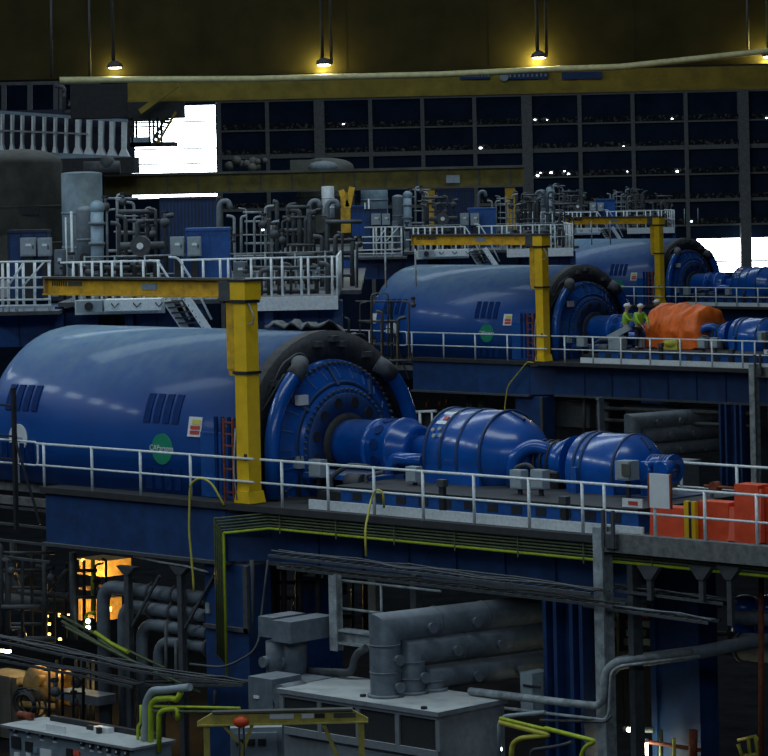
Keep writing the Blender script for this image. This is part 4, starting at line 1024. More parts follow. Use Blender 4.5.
# ladder trays
def tray(label, pts, w, h=.06, cab=4, m='steel', rows=(0,), cm='dark'):
    """pts centre line in unit coordinates"""
    t = thing('cable_tray', label, 'cable tray', pts[0], rows=rows)
    P = [Vector(p) for p in pts]; d = (P[-1]-P[0]); d.z = 0; nrm = Vector((-d.y, d.x, 0)).normalized()
    for s_ in (-1, 1):
        mm = MB()
        for a, b in zip(P, P[1:]): mm.beam(a+nrm*s_*w/2, b+nrm*s_*w/2, .03, h)
        mm.build('side_rail', m, t)
    mm = MB()
    for a, b in zip(P, P[1:]):
        nn = max(1, int((b-a).length/.35))
        for k in range(nn): c = a.lerp(b, k/nn); mm.beam(c-nrm*w/2, c+nrm*w/2, .04, .02)
    mm.build('rung', m, t)
    rd = random.Random(len(label))
    for k in range(cab):
        o_ = nrm*(w*(-.4+.8*(k+.5)/cab)); pts_ = []
        for a, b in zip(P, P[1:]):
            nn = max(2, int((b-a).length/.8))
            for q in range(nn): pts_.append(a.lerp(b, q/nn)+o_+Vector((0, 0, .04+rd.uniform(0, .07)))+nrm*rd.uniform(-.04, .04))
        pts_.append(P[-1]+o_+Vector((0, 0, .05)))
        MB().tube(pts_, .02, 5).builds('cable', cm, t)
    return t
tray('upper grey cable tray slung along the nearest girder', [(1.6, -.55, -1.0), (11.5, -.55, -1.1)], .6, cab=3, cm='steel')
tray('lower grey cable tray just below the upper one along the girder', [(1.5, -.3, -1.32), (11.8, -.3, -1.38)], .4, cab=1, cm='dark')
tray('short cable tray continuing right past the pale column', [(11.0, .4, -1.15), (14.2, .4, -1.2)], .45, cab=2, cm='steel')
tray('second short cable tray just below, right of the pale column', [(10.6, .1, -1.5), (14.0, .1, -1.58)], .35, cab=2, cm='grey')
# tray hanger brackets under ledge
for k, px in enumerate((650, 702, 730)):
    a = U(px, 572, v=.1); b = U(px, 600 if k < 2 else 625, v=.1)
    t = thing('hanger_bracket', ('flared grey bracket under the concrete beam, left one of three', 'flared grey bracket under the concrete beam, middle one of three', 'thin grey bracket under the concrete beam, right one of three')[k], 'bracket', a)
    MB().box((a[0]-.06, .05, b[2]), (a[0]+.06, .15, a[2])).build('stem', 'steel', t)
    MB().prism([(a[0]-.3, a[2]+.12), (a[0]+.3, a[2]+.12), (a[0]+.08, a[2]-.15), (a[0]-.08, a[2]-.15)], 1, .02, .18).build('flare', 'steel', t)
# four big bent pipes at left
vp = .55
vx = (104, 124, 142, 158); hy = (594, 611, 627, 642)
for k in range(4):
    top = U(170, hy[k], v=vp); dn = U(vx[k], 640, v=vp); bt = -6.5; e = U(208, 600, v=vp)[0]
    t = thing('bent_pipe', ('outermost and tallest of four nested bent grey pipes', 'second of four nested bent grey pipes, counted from outside', 'third of four nested bent grey pipes, counted from outside', 'innermost and lowest of four nested bent grey pipes')[k], 'pipe', (dn[0], vp, -6.5), group='nested bent pipes')
    MB().tube([(dn[0], vp, bt), (dn[0], vp, top[2]), (e, vp, top[2])], (.175, .165, .155, .14)[k], 14, .5).build('pipe', 'pipegrey', t)
    m = MB()
    for q in (1.1, 1.9, 2.8):
        uu = dn[0]+q
        if uu < e: m.lathe((uu, vp, top[2]), (1,0,0), [(0, .2), (0, .24), (.05, .24), (.05, .2)], 16, cap=False)
    m.builds('joint_band', 'steel', t)
# support stands for pipes
for px, lab in ((128, 'left dark steel stand holding the bent pipes'), (181, 'right dark steel stand holding the bent pipes')):
    a = U(px, 566, v=.2)
    t = thing('pipe_stand', lab, 'stand', (a[0], .2, -6.5))
    MB().ibeam((a[0], .2, -6.5), (a[0], .2, a[2]), .16, .16, .02).builds('upright', 'steel', t)
    MB().prism([(a[0]-.35, a[2]), (a[0]+.35, a[2]), (a[0]+.1, a[2]-.2), (a[0]-.1, a[2]-.2)], 1, .1, .3).build('head', 'steel', t)
    MB().beam((a[0]+.1, .2, a[2]-1.5), (a[0]+1.2, .2, a[2]-.15), .06, .06).build('brace', 'steel', t)
single(MB().tube([U(134, 556, v=.1), U(160, 562, v=.1), U(186, 566, v=.1), U(208, 572, v=.1)], .03, 6, .2), 'slack_cable', 'whited', 'pale slack cable hanging under the left girder', 'cable', U(134, 556, v=.1))
# grey ducts and pipes in the left dark bay
def pipe(label, pts, r, m='steel', bend=.2, rows=(0,), n=10, frame='u', name='pipe', cat='pipe', group=None):
    return single(MB().tube(pts, r, n, bend), name, m, label, cat, pts[0], frame, rows=rows, group=group)
V = 1.6
pipe('dark pipe curling down at the far left under the deck', [U(13, 540, v=V), U(14, 580, v=V), U(20, 592, v=V), U(70, 596, v=V)], .09, bend=.3)
pipe('fat dark horizontal duct low at the far left', [U(-30, 598, v=V+.6), U(72, 606, v=V+.6)], .22)
pipe('fat dark horizontal duct above the first at far left', [U(-30, 580, v=V+.9), U(30, 584, v=V+.9)], .25)
pipe('looped thin dark pipe under the left duct', [U(8, 628, v=V), U(24, 628, v=V), U(25, 640, v=V), U(46, 648, v=V), U(46, 560, v=V)], .05, bend=.2)
pipe('thin upright dark stanchion at the left of the warm lit bay', [U(45, 545, v=V-.5), U(45, 640, v=V-.5)], .08)
pipe('dark diagonal brace left of the warm lit bay', [U(47, 592, v=V-.4), U(66, 570, v=V-.4)], .04, m='steel')
pipe('dark stanchion at the edge of the warm lit bay', [U(73, 552, v=V-.7), U(74, 640, v=V-.7)], .1)
pipe('lime green upright pipe in the warm lit bay', [U(93, 560, v=V+.4), U(93, 615, v=V+.4)], .055, m='lime')
pipe('dim green upright pipe beside the lime one in the bay', [U(84, 560, v=V+.5), U(84, 600, v=V+.5)], .04, m='limedk')
pipe('lime hooked pipe curling beside the two indicator lights', [U(95, 612, v=V-.3), U(86, 614, v=V-.3), U(85, 628, v=V-.3), U(96, 634, v=V-.3)], .04, m='lime', bend=.1)
# sloping green cable runs
ends = [((60, 615), (165, 668)), ((62, 621), (150, 670)), ((66, 627), (185, 688)), ((95, 632), (128, 652)), ((100, 640), (160, 676)), ((75, 632), (200, 692))]
for k, (a, b) in enumerate(ends):
    single(MB().tube([U(*a, v=.2-.08*k), U((a[0]+b[0])/2, (a[1]+b[1])/2+1.5, v=.1-.08*k), U(*b, v=.0-.08*k)], .05 if k in (3,) else .035, 6), 'conduit', 'lime' if k == 3 else 'limedk', 'bright short lime conduit sloping below the indicator lights' if k == 3 else 'dull green conduit sloping across the left basement', 'conduit', U(*a, v=.2-.08*k), group=None if k == 3 else 'sloping green conduits')
tray('upper of two long sagging cable trays across the left basement', [U(-10, 637, v=-1.2), U(75, 655, v=-1.2), U(150, 671, v=-1.2), U(250, 684, v=-1.2)], .45, cab=4, cm='steel')
tray('lower of two long sagging cable trays across the left basement', [U(-10, 656, v=-1.0), U(75, 672, v=-1.0), U(140, 686, v=-1.0)], .45, cab=4, cm='steel')
tray('short cable tray in the dark behind the lime pipes', [U(150, 684, v=-.2), U(245, 684, v=-.2)], .5, cab=4, cm='dark')
# conduits on the left girder corner, thin verticals
for k, (px, py0, py1) in enumerate(((176, 640, 700), (166, 620, 706), (215, 690, 712))):
    pipe(('thin grey upright pipe left of centre in the left basement', 'second thin grey upright pipe beside the bent pipes', 'short dark upright by the gantry')[k], [U(px, py0, v=.1), U(px, py1, v=.1)], .04)
# warm lit bay: lamps and plant behind
def lamp(loc, e, col=(1, .62, .2), r=.1):
    l = bpy.data.lights.new('bay_lamp_or_fill', 'POINT'); l.energy = e; l.color = col; l.shadow_soft_size = r
    o = bpy.data.objects.new('bay_lamp_or_fill', l); COL.objects.link(o); o.location = loc
    return o
VB = 9.
def baybox(label, px0, py0, px1, py1, v, m, name='lagged_plant', cat='plant'):
    a = U(px0, py0, v=v); b = U(px1, py1, v=v)
    t = thing(name, label, cat, ((a[0]+b[0])/2, v, b[2]))
    MB().box((a[0], v, b[2]), (b[0], v+1.0, a[2])).build('body', m, t)
    mm = MB()
    for k in range(3): u = a[0]+(b[0]-a[0])*(k+.5)/3; mm.box((u-.04, v-.04, b[2]), (u+.04, v, a[2]))
    mm.builds('rib', m, t)
baybox('ochre lagged block at the top of the warm lit bay', 76, 558, 105, 577, 7.5, 'ochre')
baybox('ochre lagged block in the middle of the warm lit bay', 78, 598, 96, 622, 7.8, 'ochre')
baybox('long ochre beam between the blocks in the warm lit bay', 74, 588, 104, 592, 7.2, 'ochre')
t = thing('lagged_tank', 'ochre rounded tank in the lower left warm lit gap', 'tank', U(55, 695, v=5))
q = Vector(U(50, 684, v=5)); MB().cyl(q+Vector((-.6, 0, 0)), q+Vector((1.1, 0, 0)), .5, n=20).build('shell', 'ochre', t)
MB().cyl(q+Vector((.2, -.6, .2)), q+Vector((.2, 0, .2)), .15, n=12).tube([q+Vector((-.8, -.4, -.6)), q+Vector((.9, -.4, -.5)), q+Vector((.9, -.4, .4))], .1, 8, .2).build('nozzle', 'ochre', t)
for k, (px, py, h_) in enumerate(((68.5, 609, 12), (59.5, 614, 5), (74, 613, 10), (105, 609, 5), (110, 609, 4), (47, 616, 2), (49, 624, 2), (49, 634, 2), (60, 639, 2), (83, 560, 2))):
    a = U(px, py-h_/2, v=6.5); b = U(px, py+h_/2, v=6.5)
    t = MB().cyl(a, b, .035 if h_ > 4 else .05, n=8)
    single(t, 'bay_lamp_tube', 'warm', 'small glowing amber lamp in the warm lit bay', 'lamp', b, group='amber lamps in the bay')
for k, (px, py) in enumerate(((88, 621), (88, 627.5))):
    t = thing('indicator_light', ('upper', 'lower')[k]+' of two white indicator lights beside the bent pipes', 'light', U(px, py, v=.9))
    c = Vector(U(px, py, v=.9)); MB().sphere(c, .06, 10).build('lens', 'dotl', t); MB().cyl(c+Vector((0, .03, 0)), c+Vector((0, .15, 0)), .08, n=10).build('holder', 'dark', t)
lamp(u2w(U(90, 585, v=6.0)), 420); lamp(u2w(U(86, 612, v=6.2)), 700); lamp(u2w(U(62, 672, v=3.6)), 30)
lamp(u2w(U(100, 690, v=3.0)), 25); lamp(u2w(U(665, 612, v=3.2)), 12, (.9, .95, 1))  # last one is an unseen fill light added to brighten the racks
single(MB().tube([U(-8, 651, v=2.5), U(10, 651, v=2.5)], .05, 8), 'tube_light', 'tube', 'small glowing strip light at the far left edge', 'lamp', U(0, 651, v=2.5))
baybox('dark plant at the far left below the trays', -20, 672, 18, 740, 4.5, 'brown')
for k, px in enumerate((57, 76, 82, 88, 93)):
    pipe('thin pipe crossing the lower warm lit gap', [U(px, 660, v=3.3), U(px, 720, v=3.3)], .045, m='steel', group='pipes in the lower gap')
single(MB().box(U(56, 690, v=-.2), tuple(Vector(U(98, 706, v=-.2))+Vector((0, .6, 0)))), 'junction_box', 'grey', 'low grey box behind the control panel', 'box', U(70, 706, v=-.2))

pipeframe('tangle of dark pipes in front of the amber lit blocks', 62, 556, 110, 640, 77.6, (0,), 41, 'dark', 5, 3, .035)
pipeframe('dark grey pipework below the left ledge at the far left', -6, 545, 60, 650, 78, (0,), 42, 'steel', 6, 6, .06)
pipeframe('dark pipework in the shade behind the fan boxes and steel post', 245, 560, 370, 640, 74, (0,), 43, 'dark', 9, 5, .07)
pipeframe('dark pipework between the amber gap and bent pipes, low left', 44, 655, 92, 735, 74.5, (0,), 44, 'dark', 4, 3, .04)
pipeframe('grey pipework in the shade right of the pale column', 612, 595, 740, 660, 67.5, (0,), 45, 'steel', 9, 4, .05)
# control panel at lower left
v0 = -4.6
a = Vector(U(6, 727, v=v0)); b = Vector(U(133, 745, v=v0)); zt_ = (a.z+b.z)/2; zf = -8.0
t = thing('control_console', 'long grey control panel with dials and plates at lower left corner', 'control panel', ((a.x+b.x)/2, v0+.5, zf))
o = MB().box((a.x+.05, v0+.06, zf), (b.x-.02, v0+1.15, zt_-.06)).build('body', 'cab', t)
MB().box((a.x-.15, v0-.06, zt_-.06), (b.x+.04, v0+1.25, zt_)).build('top_plate', 'ahu', t)
L_ = b.x-a.x
def on(px, py): return U(px, py, v=v0+.05)
m = MB()
for px, py in ((16, 728), (29, 730), (42, 733), (55, 735), (83, 741), (92, 744), (100, 745), (109, 748), (118, 750), (127, 751)):
    c = on(px, py+1.5); q = MB().cyl((c[0], v0+.07, c[2]), (c[0], v0+.0, c[2]), .075, n=12).build('dial', 'ink', t)
    MB().cyl((c[0], v0-.005, c[2]), (c[0], v0-.015, c[2]), .03, n=8).build('dial_face', 'sign', sub(q, t))
    c = on(px, py+7); MB().box((c[0]-.07, v0+.04, c[2]-.02), (c[0]+.07, v0+.06, c[2]+.02)).build('name_plate', 'sign', t)
for px0, py0, px1, py1, mt in ((12, 736, 21, 749, 'ink'), (26, 741, 33, 752, 'dark'), (41, 748, 52, 764, 'sign'), (27, 752, 31, 760, 'sign'), (15, 752, 20, 760, 'sign'), (67, 748, 73, 760, 'ink'), (74, 750, 80, 756, 'barrier2'), (34, 747, 38, 753, 'vessel')):
    p = on(px0, py0); q = on(px1, py1); MB().box((p[0], v0+.02, q[2]), (q[0], v0+.07, p[2])).build('meter' if mt == 'ink' else 'panel_plate', mt, t)
c = U(65, 727, v=v0+.4); 
t = thing('cardboard_sign', 'white card lying on top of the control panel', 'card', (c[0], v0+.3, zt_))
MB().box((c[0]-.35, v0+.12, zt_+.0), (c[0]+.35, v0+.15, zt_+.16)).build('card', 'sign', t)
c = U(24, 714, v=v0+.7)
t = thing('red_roll', 'rusty red roll lying on the left end of the control panel', 'roll', (c[0], v0+.7, zt_))
MB().cyl((c[0]-.25, v0+.75, zt_+.09), (c[0]+.25, v0+.75, zt_+.09), .09, n=14).build('roll', 'rust', t); MB().cyl((c[0]-.27, v0+.75, zt_+.09), (c[0]+.27, v0+.75, zt_+.09), .035, n=8).build('core', 'ink', t)
single(MB().box((a.x+.4, v0+1.0, zt_), (b.x-.3, v0+1.12, zt_+.12)).box((a.x+2.0, v0+.8, zt_), (a.x+2.3, v0+.9, zt_+.1)).box((a.x+2.6, v0+.6, zt_), (a.x+2.7, v0+.7, zt_+.14)), 'cable_trunking', 'dark', 'dark trunking along the back of the control panel top', 'trunking', (a.x+1, v0+1, zt_))
t = thing('paper_bundle', 'pale papers at the back of the control panel near the pipes', 'papers', (a.x+2.9, v0+.9, zt_))
c = U(104, 724, v=v0+.9); MB().box((c[0]-.2, v0+.75, zt_+.0), (c[0]+.3, v0+.95, zt_+.12)).build('papers', 'sign', t)
# coil of dark cables above panel
rd = random.Random(9)
for k in range(5):
    c = Vector(U(20+rd.uniform(0, 10), 704, v=-1.5)); r_ = .35+.05*k
    pts = [c+Vector((math.cos(x)*r_, .05*k, math.sin(x)*r_*.7)) for x in [i*2*PI/12 for i in range(13)]]
    single(MB().tube(pts, .03, 5), 'cable_loop', 'dark', 'dark loop of cable hanging behind the control panel', 'cable', c, group='cable loops')
# lime & grey pipes rising from the panel end
Vp = -3.9
def R_(l): return [U(x, y, v=Vp) for x, y in l]
pipe('lime pipe bending right, topmost of the pair above the panel end', R_([(151, 752), (151, 704), (156, 699), (172, 698), (177, 700), (181, 692)]), .07, 'lime', .12)
pipe('lime pipe bending right, lower of the pair above the panel end', R_([(159, 752), (159, 714), (163, 710), (178, 708), (178, 720)]), .06, 'lime', .12)
pipe('thin lime conduit at the left of the lime pipes', R_([(138, 752), (138, 726), (141, 722), (141, 705)]), .035, 'lime', .08)
pipe('second thin lime conduit beside the lime pipes', R_([(142, 752), (142, 728), (145, 722), (148, 712)]), .03, 'lime', .08)
pipe('thin lime pipe running level to the right above the panel', R_([(150, 706), (240, 708)]), .03, 'lime')
pipe('thin dull lime pipe running level just under the bright one', R_([(150, 711), (240, 712)]), .03, 'limedk')
pipe('pale grey pipe bending right above the control panel end', R_([(146, 754), (146, 702), (152, 690), (165, 690), (190, 687)]), .09, 'cabgrey', .2)
pipe('slim grey looped pipe above the lime pipes', R_([(165, 716), (166, 690), (172, 716)]), .025, 'steel', .1)

# portable yellow gantry
GD2 = 58.5
a = Vector(W(197, 717, GD2)); b = Vector(W(368, 713, GD2)); zt_ = (a.z+b.z)/2
t = thing('portable_gantry', 'small yellow A-frame gantry with red hoist in the foreground', 'gantry', ((a.x+b.x)/2, GD2, -8), 'w')
c1, c2 = a.x+.18, b.x-.14
o = MB().prism([(a.x, zt_-.1), (a.x+.3, zt_+.07), (b.x-.3, zt_+.07), (b.x, zt_-.1), (b.x, zt_-.16), (a.x, zt_-.16)], 1, GD2, GD2+.1).build('beam', 'dullyel', t)
MB().box((a.x+.3, GD2-.06, zt_+.06), (b.x-.3, GD2+.16, zt_+.10)).build('top_flange', 'brown', sub(o, t))
MB().box((a.x, GD2-.06, zt_-.18), (b.x, GD2+.16, zt_-.15)).build('bottom_flange', 'dullyel', sub(o, t))
for px0, px1, mt in ((254, 278, 'sign'), (286, 298, 'sign'), (299, 309, 'ink'), (318, 340, 'brown')):
    p = W(px0, 0, GD2)[0]; q = W(px1, 0, GD2)[0]
    h_ = MB().box((p, GD2-.02, zt_-.07), (q, GD2, zt_+.02)).build('label_strip', mt, sub(o, t))
    if mt == 'sign': pass
for x in (c1, c2):
    MB().box((x-.06, GD2, -8), (x+.06, GD2+.1, zt_-.16)).builds('leg', 'dullyel', t)
MB().beam((c1+.9, GD2+.05, zt_-.16), (c1+.35, GD2+.05, zt_-1.6), .07, .07).build('brace', 'dullyel', t)
MB().beam((c2-.75, GD2+.05, zt_-.16), (c2-.3, GD2+.05, zt_-1.3), .07, .07).build('brace', 'dullyel', t)
MB().beam((c1+.3, GD2+.05, zt_-.16), (c1+.7, GD2+.05, zt_-.6), .05, .05).build('brace', 'dullyel', t)
c = Vector(W(241, 722, GD2-.1)); t = thing('chain_hoist', 'red chain hoist hanging from the yellow gantry', 'hoist', c, 'w')
MB().sphere(c, .14, 14, (1.1, .7, .8)).build('body', 'barrier', t); MB().tube([c+Vector((-.04, 0, -.1)), c+Vector((-.04, 0, -1.6))], .018, 5).tube([c+Vector((.05, 0, -.1)), c+Vector((.05, 0, -1.4))], .018, 5).build('chain', 'dark', t)
# locker behind gantry
t = thing('grey_locker', 'pale blue-grey steel locker behind the yellow gantry', 'locker', W(255, 756, 60.5), 'w')
a = W(230, 728, 60.5); b = W(282, 728, 60.5)
MB().box((a[0], 60.5, -8), (b[0], 61.6, a[2])).build('body', 'cab', t)
m = MB()
for k in range(3): m.box((a[0]+.12+k*.22, 60.45, a[2]-.35), (a[0]+.28+k*.22, 60.5, a[2]-.22))
m.build('louvre', 'dark', t); MB().box((a[0]+.1, 60.46, -8), (b[0]-.1, 60.5, a[2]-.1)).build('door', 'cab', t)

# ventilation unit with framed grilles
def solve(px, py, v): return Vector(U(px, py, v=v))
vf = -2.6
FL = solve(281, 688, vf); FR = solve(437, 712, vf); zt_ = (FL.z+FR.z)/2
vb = U(502, 698, z=zt_)[1]
RW = (0,)
t = ahu = thing('ventilation_unit', 'big grey ventilation unit with dusty top and framed dark grilles', 'ventilation unit', ((FL.x+FR.x)/2, vf+1, -8), rows=RW)
L0, L1 = FL.x, FR.x
MB().box((L0-.6, vf+.15, zt_-2.2), (L1, vb, zt_-.1)).build('body', 'ahu', t)
MB().box((L0-.1, vf-.05, zt_-.1), (L1+.08, vb+.05, zt_)).build('top_plate', 'ahu', t)
MB().box((L0, vf, zt_-.18), (L1, vf+.15, zt_-.1)).box((L0, vf, zt_-1.0), (L1, vf+.15, zt_-.84)).build('front_rail', 'ahu', t)
nb = 4
for k in range(nb+1):
    u = L0+(L1-L0)*k/nb; MB().box((u-.06, vf, zt_-.84), (u+.06, vf+.12, zt_-.18)).build('mullion', 'ahu', t)
for k in range(nb):
    u = L0+(L1-L0)*k/nb; u2 = L0+(L1-L0)*(k+1)/nb
    MB().box((u+.06, vf+.05, zt_-.84), (u2-.06, vf+.1, zt_-.18)).build('grille', 'grill', t)
MB().box((L0+1.4, vf+.08, zt_-2.2), (L1-.1, vf+.15, zt_-1.1)).build('lower_panel', 'ahu', t)
MB().cyl((L0-.15, vf+.1, zt_-.2), (L0-.15, vf+.8, zt_-.2), .26, n=20).build('end_drum', 'grey', t)
MB().box((L0+2.2, vf+.3, zt_), (L0+2.3, vf+.4, zt_+.06)).box((L1-.5, vf+.02, zt_), (L1-.4, vf+.12, zt_+.06)).build('lifting_lug', 'dark', t)
MB().box((L0-.6, vf+.3, -8), (L1, vb-.1, zt_-2.2)).build('plinth', 'dark', t)
# three nested ducts going away
E3 = []
for k, (px, pyb, pyt, rr) in enumerate(((386, 696, 628, .34), (412, 693, 651, .30), (433, 690, 677, .27))):
    bse = U(px, pyb, z=zt_); e = U(px, pyt, v=bse[1])
    t = thing('elbow_duct', ('tallest, front one of three grey elbow ducts on the ventilation unit', 'middle one of three grey elbow ducts on the ventilation unit', 'lowest, rear one of three grey elbow ducts on the ventilation unit')[k], 'duct', bse, rows=(0,), group='grey elbow ducts')
    far = (bse[0]+.9, bse[1]+4.6, e[2])
    z0, zc = bse[2], e[2]
    dirn = (Vector(far)-Vector((bse[0], bse[1], zc))).normalized(); P0 = Vector((bse[0], bse[1], z0)); C = Vector((bse[0], bse[1], zc)); n = 20
    # mitred elbow: ring on base, ring on mitre plane, ring at far end
    vs = []
    side = dirn.cross(Vector((0, 0, 1))).normalized()
    for i in range(n):
        a = 2*PI*i/n; ca, sa = math.cos(a)*rr, math.sin(a)*rr
        vs.append(P0+side*ca+dirn*sa)
    for i in range(n):
        a = 2*PI*i/n; ca, sa = math.cos(a)*rr, math.sin(a)*rr
        vs.append(C+side*ca+dirn*sa+Vector((0, 0, -sa)))
    for i in range(n):
        a = 2*PI*i/n; ca, sa = math.cos(a)*rr, math.sin(a)*rr
        vs.append(Vector(far)+side*ca+Vector((0, 0, -sa)))
    fs = [(q*n+i, q*n+(i+1)%n, (q+1)*n+(i+1)%n, (q+1)*n+i) for q in range(2) for i in range(n)]
    m = MB().add(vs, fs, True); m.f.append(tuple(range(n))[::-1]); m.sm.append(False); m.f.append(tuple(2*n+i for i in range(n))); m.sm.append(False)
    ob = m.build('duct', 'pipegrey', t)
    md = ob.modifiers.new('es', 'EDGE_SPLIT'); md.split_angle = math.radians(40)
    MB().lathe(P0, (0, 0, 1), [(0, rr), (0, rr+.07), (.06, rr+.07), (.06, rr)], 20, cap=False).build('foot_flange', 'grey', t)
    mm = MB()
    for q in (.35, .75):
        if (zc-z0)*q > .2: mm.lathe(P0+Vector((0, 0, (zc-z0)*q)), (0, 0, 1), [(0, rr), (0, rr+.015), (.03, rr+.015), (.03, rr)], 20, cap=False)
    for q in (1.3, 2.6): mm.lathe(C+dirn*q, dirn, [(0, rr), (0, rr+.015), (.03, rr+.015), (.03, rr)], 20, cap=False)
    mm.builds('seam_band', 'grey', t)
    hs = [C+side*rr*.9-Vector((0, 0, (zc-z0)*f))+dirn*.1 for f in ((.45, .85) if k == 0 else (.6,) if k == 1 else ())]+[C+dirn*q+side*rr*.9+Vector((0, 0, -.05)) for q in (1.0, 2.2)]
    for h_ in hs: MB().cyl(h_, h_+side*.12, .10, n=14).cyl(h_+side*.12, h_+side*.14, .12, n=14).build('inspection_port', 'pipegrey', t)
# same trio stands under the middle deck
E3 = [r for r in ROWS if r[0].name.startswith('elbow_duct') and 'ventilation unit' in r[2]]
for r in E3: ROWS.remove(r); ROWS.append((r[0], (0, 1), r[2].replace('ventilation unit', '{R} ventilation unit')))
r = [r for r in ROWS if r[0] is ahu['_o']][0]; ROWS.remove(r); ROWS.append((r[0], (0, 1), 'big grey ventilation unit with framed dark grilles under the {R} deck'))
# fan boxes left of it
t = thing('fan_unit', 'twin grey fan boxes on round stacks left of the grey ducts', 'fan unit', U(295, 675, v=-1.6), rows=(0,))
vq = -1.6; a = U(258, 616, v=vq); b = U(272, 638, v=vq); c = U(291, 645, v=vq)
MB().box((a[0], vq, b[2]), (b[0]+.05, vq+1.0, a[2])).build('box', 'pipegrey', t)
MB().box((b[0]+.1, vq-.1, b[2]-.05), (c[0]+.1, vq+1.3, a[2]-.03)).build('box', 'pipegrey', t)
MB().box((b[0]+.04, vq-.03, b[2]), (b[0]+.11, vq+1.2, a[2]-.02)).build('gasket', 'ink', t)
for k, px in enumerate((276, 294)):
    q = U(px, 645, v=vq+.3+.3*k); w_ = U(px, 676, v=vq+.3+.3*k)
    o = MB().cyl((q[0], q[1], w_[2]-.1), (q[0], q[1], q[2]+.1), .24+.06*k, n=18).build('stack', 'pipegrey', t)
    MB().cyl((q[0]-.1, q[1]-.35, (q[2]+w_[2])/2), (q[0]-.1, q[1]-.1, (q[2]+w_[2])/2), .13, n=12).build('inspection_port', 'pipegrey', sub(o, t))
w_ = U(285, 680, v=vq); MB().box((w_[0]-.5, vq-.1, w_[2]-.2), (w_[0]+.8, vq+1, w_[2]+.05)).build('base', 'pipegrey', t)
t = thing('switch_box', 'blue-grey steel cabinet left of the ventilation unit', 'cabinet', U(262, 710, v=-2.5))
a = U(248, 676, v=-2.5); b = U(273, 720, v=-2.5)
MB().box((a[0], -2.5, -8), (b[0], -1.6, a[2])).build('body', 'pipegrey', t); c = U(258, 697, v=-2.5); MB().box((c[0]-.12, -2.53, c[2]-.03), (c[0]+.05, -2.5, c[2]+.03)).build('label_plate', 'sign', t)
# pale frame with rails
a = U(335, 575, v=-.6); b = U(335, 650, v=-.6)
t = thing('steel_framework', 'pale steel post and rails standing left of the elbow ducts', 'frame', b)
MB().ibeam((a[0], -.6, b[2]), (a[0], -.6, a[2]), .24, .2, .03).build('post', 'whited', t)
for py in (580, 608): 
    p = U(340, py, v=-.5); MB().tube([p, (p[0]+3.2, -.5, p[2]), ], .03, 6).build('rail', 'whited', t)
for px in (381,): p = U(px, 584, v=-.5); MB().cyl((p[0], -.5, b[2]+.2), (p[0], -.5, p[2]), .03, n=6).build('rail_post', 'whited', t)
p = U(340, 636, v=-.55); MB().ibeam((p[0], -.5, p[2]), (p[0]+1.6, -.5, p[2]), .3, .34, .05).build('beam', 'whited', t)
p = U(412, 575, v=.2); MB().box((p[0]-.08, .2, -4.5), (p[0]+.1, .4, p[2])).build('back_post', 'steel', t)
p = U(372, 575, v=.6); MB().box((p[0]-.15, .6, -4.5), (p[0]+.1, .8, p[2])).build('back_post', 'brown', t)
pipe('dark bent pipe rising under the pale steel frame', [U(310, 671, v=-.8), U(352, 673, v=-.8), U(355, 655, v=-.8), U(366, 648, v=-.8)], .09, 'steel', .2)
pipe('vertical dark pipe left of the fan boxes', [U(252, 560, v=.4), U(252, 660, v=.4)], .06)
pipe('thin dark cable drooping left of the fan boxes', [U(268, 560, v=.3), U(262, 610, v=.3), U(258, 650, v=-.2), U(225, 668, v=-.4), U(190, 664, v=-.5)], .03, 'steel', .4)
for k, px in enumerate((258, 272, 284, 300, 318)):
    pipe('dark upright pipe in the shade behind the fan boxes', [U(px, 565, v=2.2), U(px, 625, v=2.2)], .07, 'steel', group='dark uprights in the shade')
panel2 = U(296, 575, v=3.0); b = U(330, 625, v=3.0)
single(MB().box((panel2[0], 3.0, -6), (b[0], 3.4, panel2[2])), 'blue_screen', 'bluemid', 'blue panel in the shade behind the fan boxes', 'panel', (panel2[0], 3.0, -6))
# pipes crossing to the pale column
vc = -.7
pipe('pale grey pipe running to the column and turning up', [U(470, 691, v=vc), U(560, 702, v=vc), U(597, 706, v=-.3), U(603, 700, v=-.3), U(605, 672, v=-.3), U(614, 662, v=-.2), U(740, 646, v=2.5)], .085, 'whited', .15)
pipe('thin grey pipe just below the pale one near the column', [U(505, 708, v=vc), U(570, 716, v=vc), U(606, 720, v=-.3), U(609, 712, v=-.3), U(611, 672, v=-.3), U(620, 666, v=-.2), U(700, 656, v=1)], .035, 'whited', .12)
pipe('second thin grey pipe below, turning up beside the column', [U(540, 720, v=vc), U(606, 722, v=-.4), U(612, 715, v=-.4)], .03, 'steel', .1)
pipe('fat grey pipe sloping up to the right from the column', [U(606, 676, v=.75), U(616, 663, v=.8), U(700, 652, v=1.6), U(780, 636, v=2.4)], .15, 'pipegrey', .2)
pipe('pale upright hook pipe at the lower centre right', [U(499, 760, v=-1.5), U(499, 722, v=-1.5), U(505, 716, v=-1.5), U(545, 712, v=-1.5)], .045, 'cabgrey', .12)
t = thing('meter_cabinet', 'pale grey slim cabinet mounted on the ribbed blue column', 'cabinet', U(530, 715, v=.3))
a = U(520, 672, v=.3); b = U(533, 716, v=.3); MB().box((a[0], .3, b[2]), (b[0], .9, a[2])).build('body', 'cabgrey', t)
MB().box((a[0]+.1, .27, a[2]-.3), (b[0]+.25, .3, a[2]-.25)).build('handle', 'ink', t)
Vy = -2.2
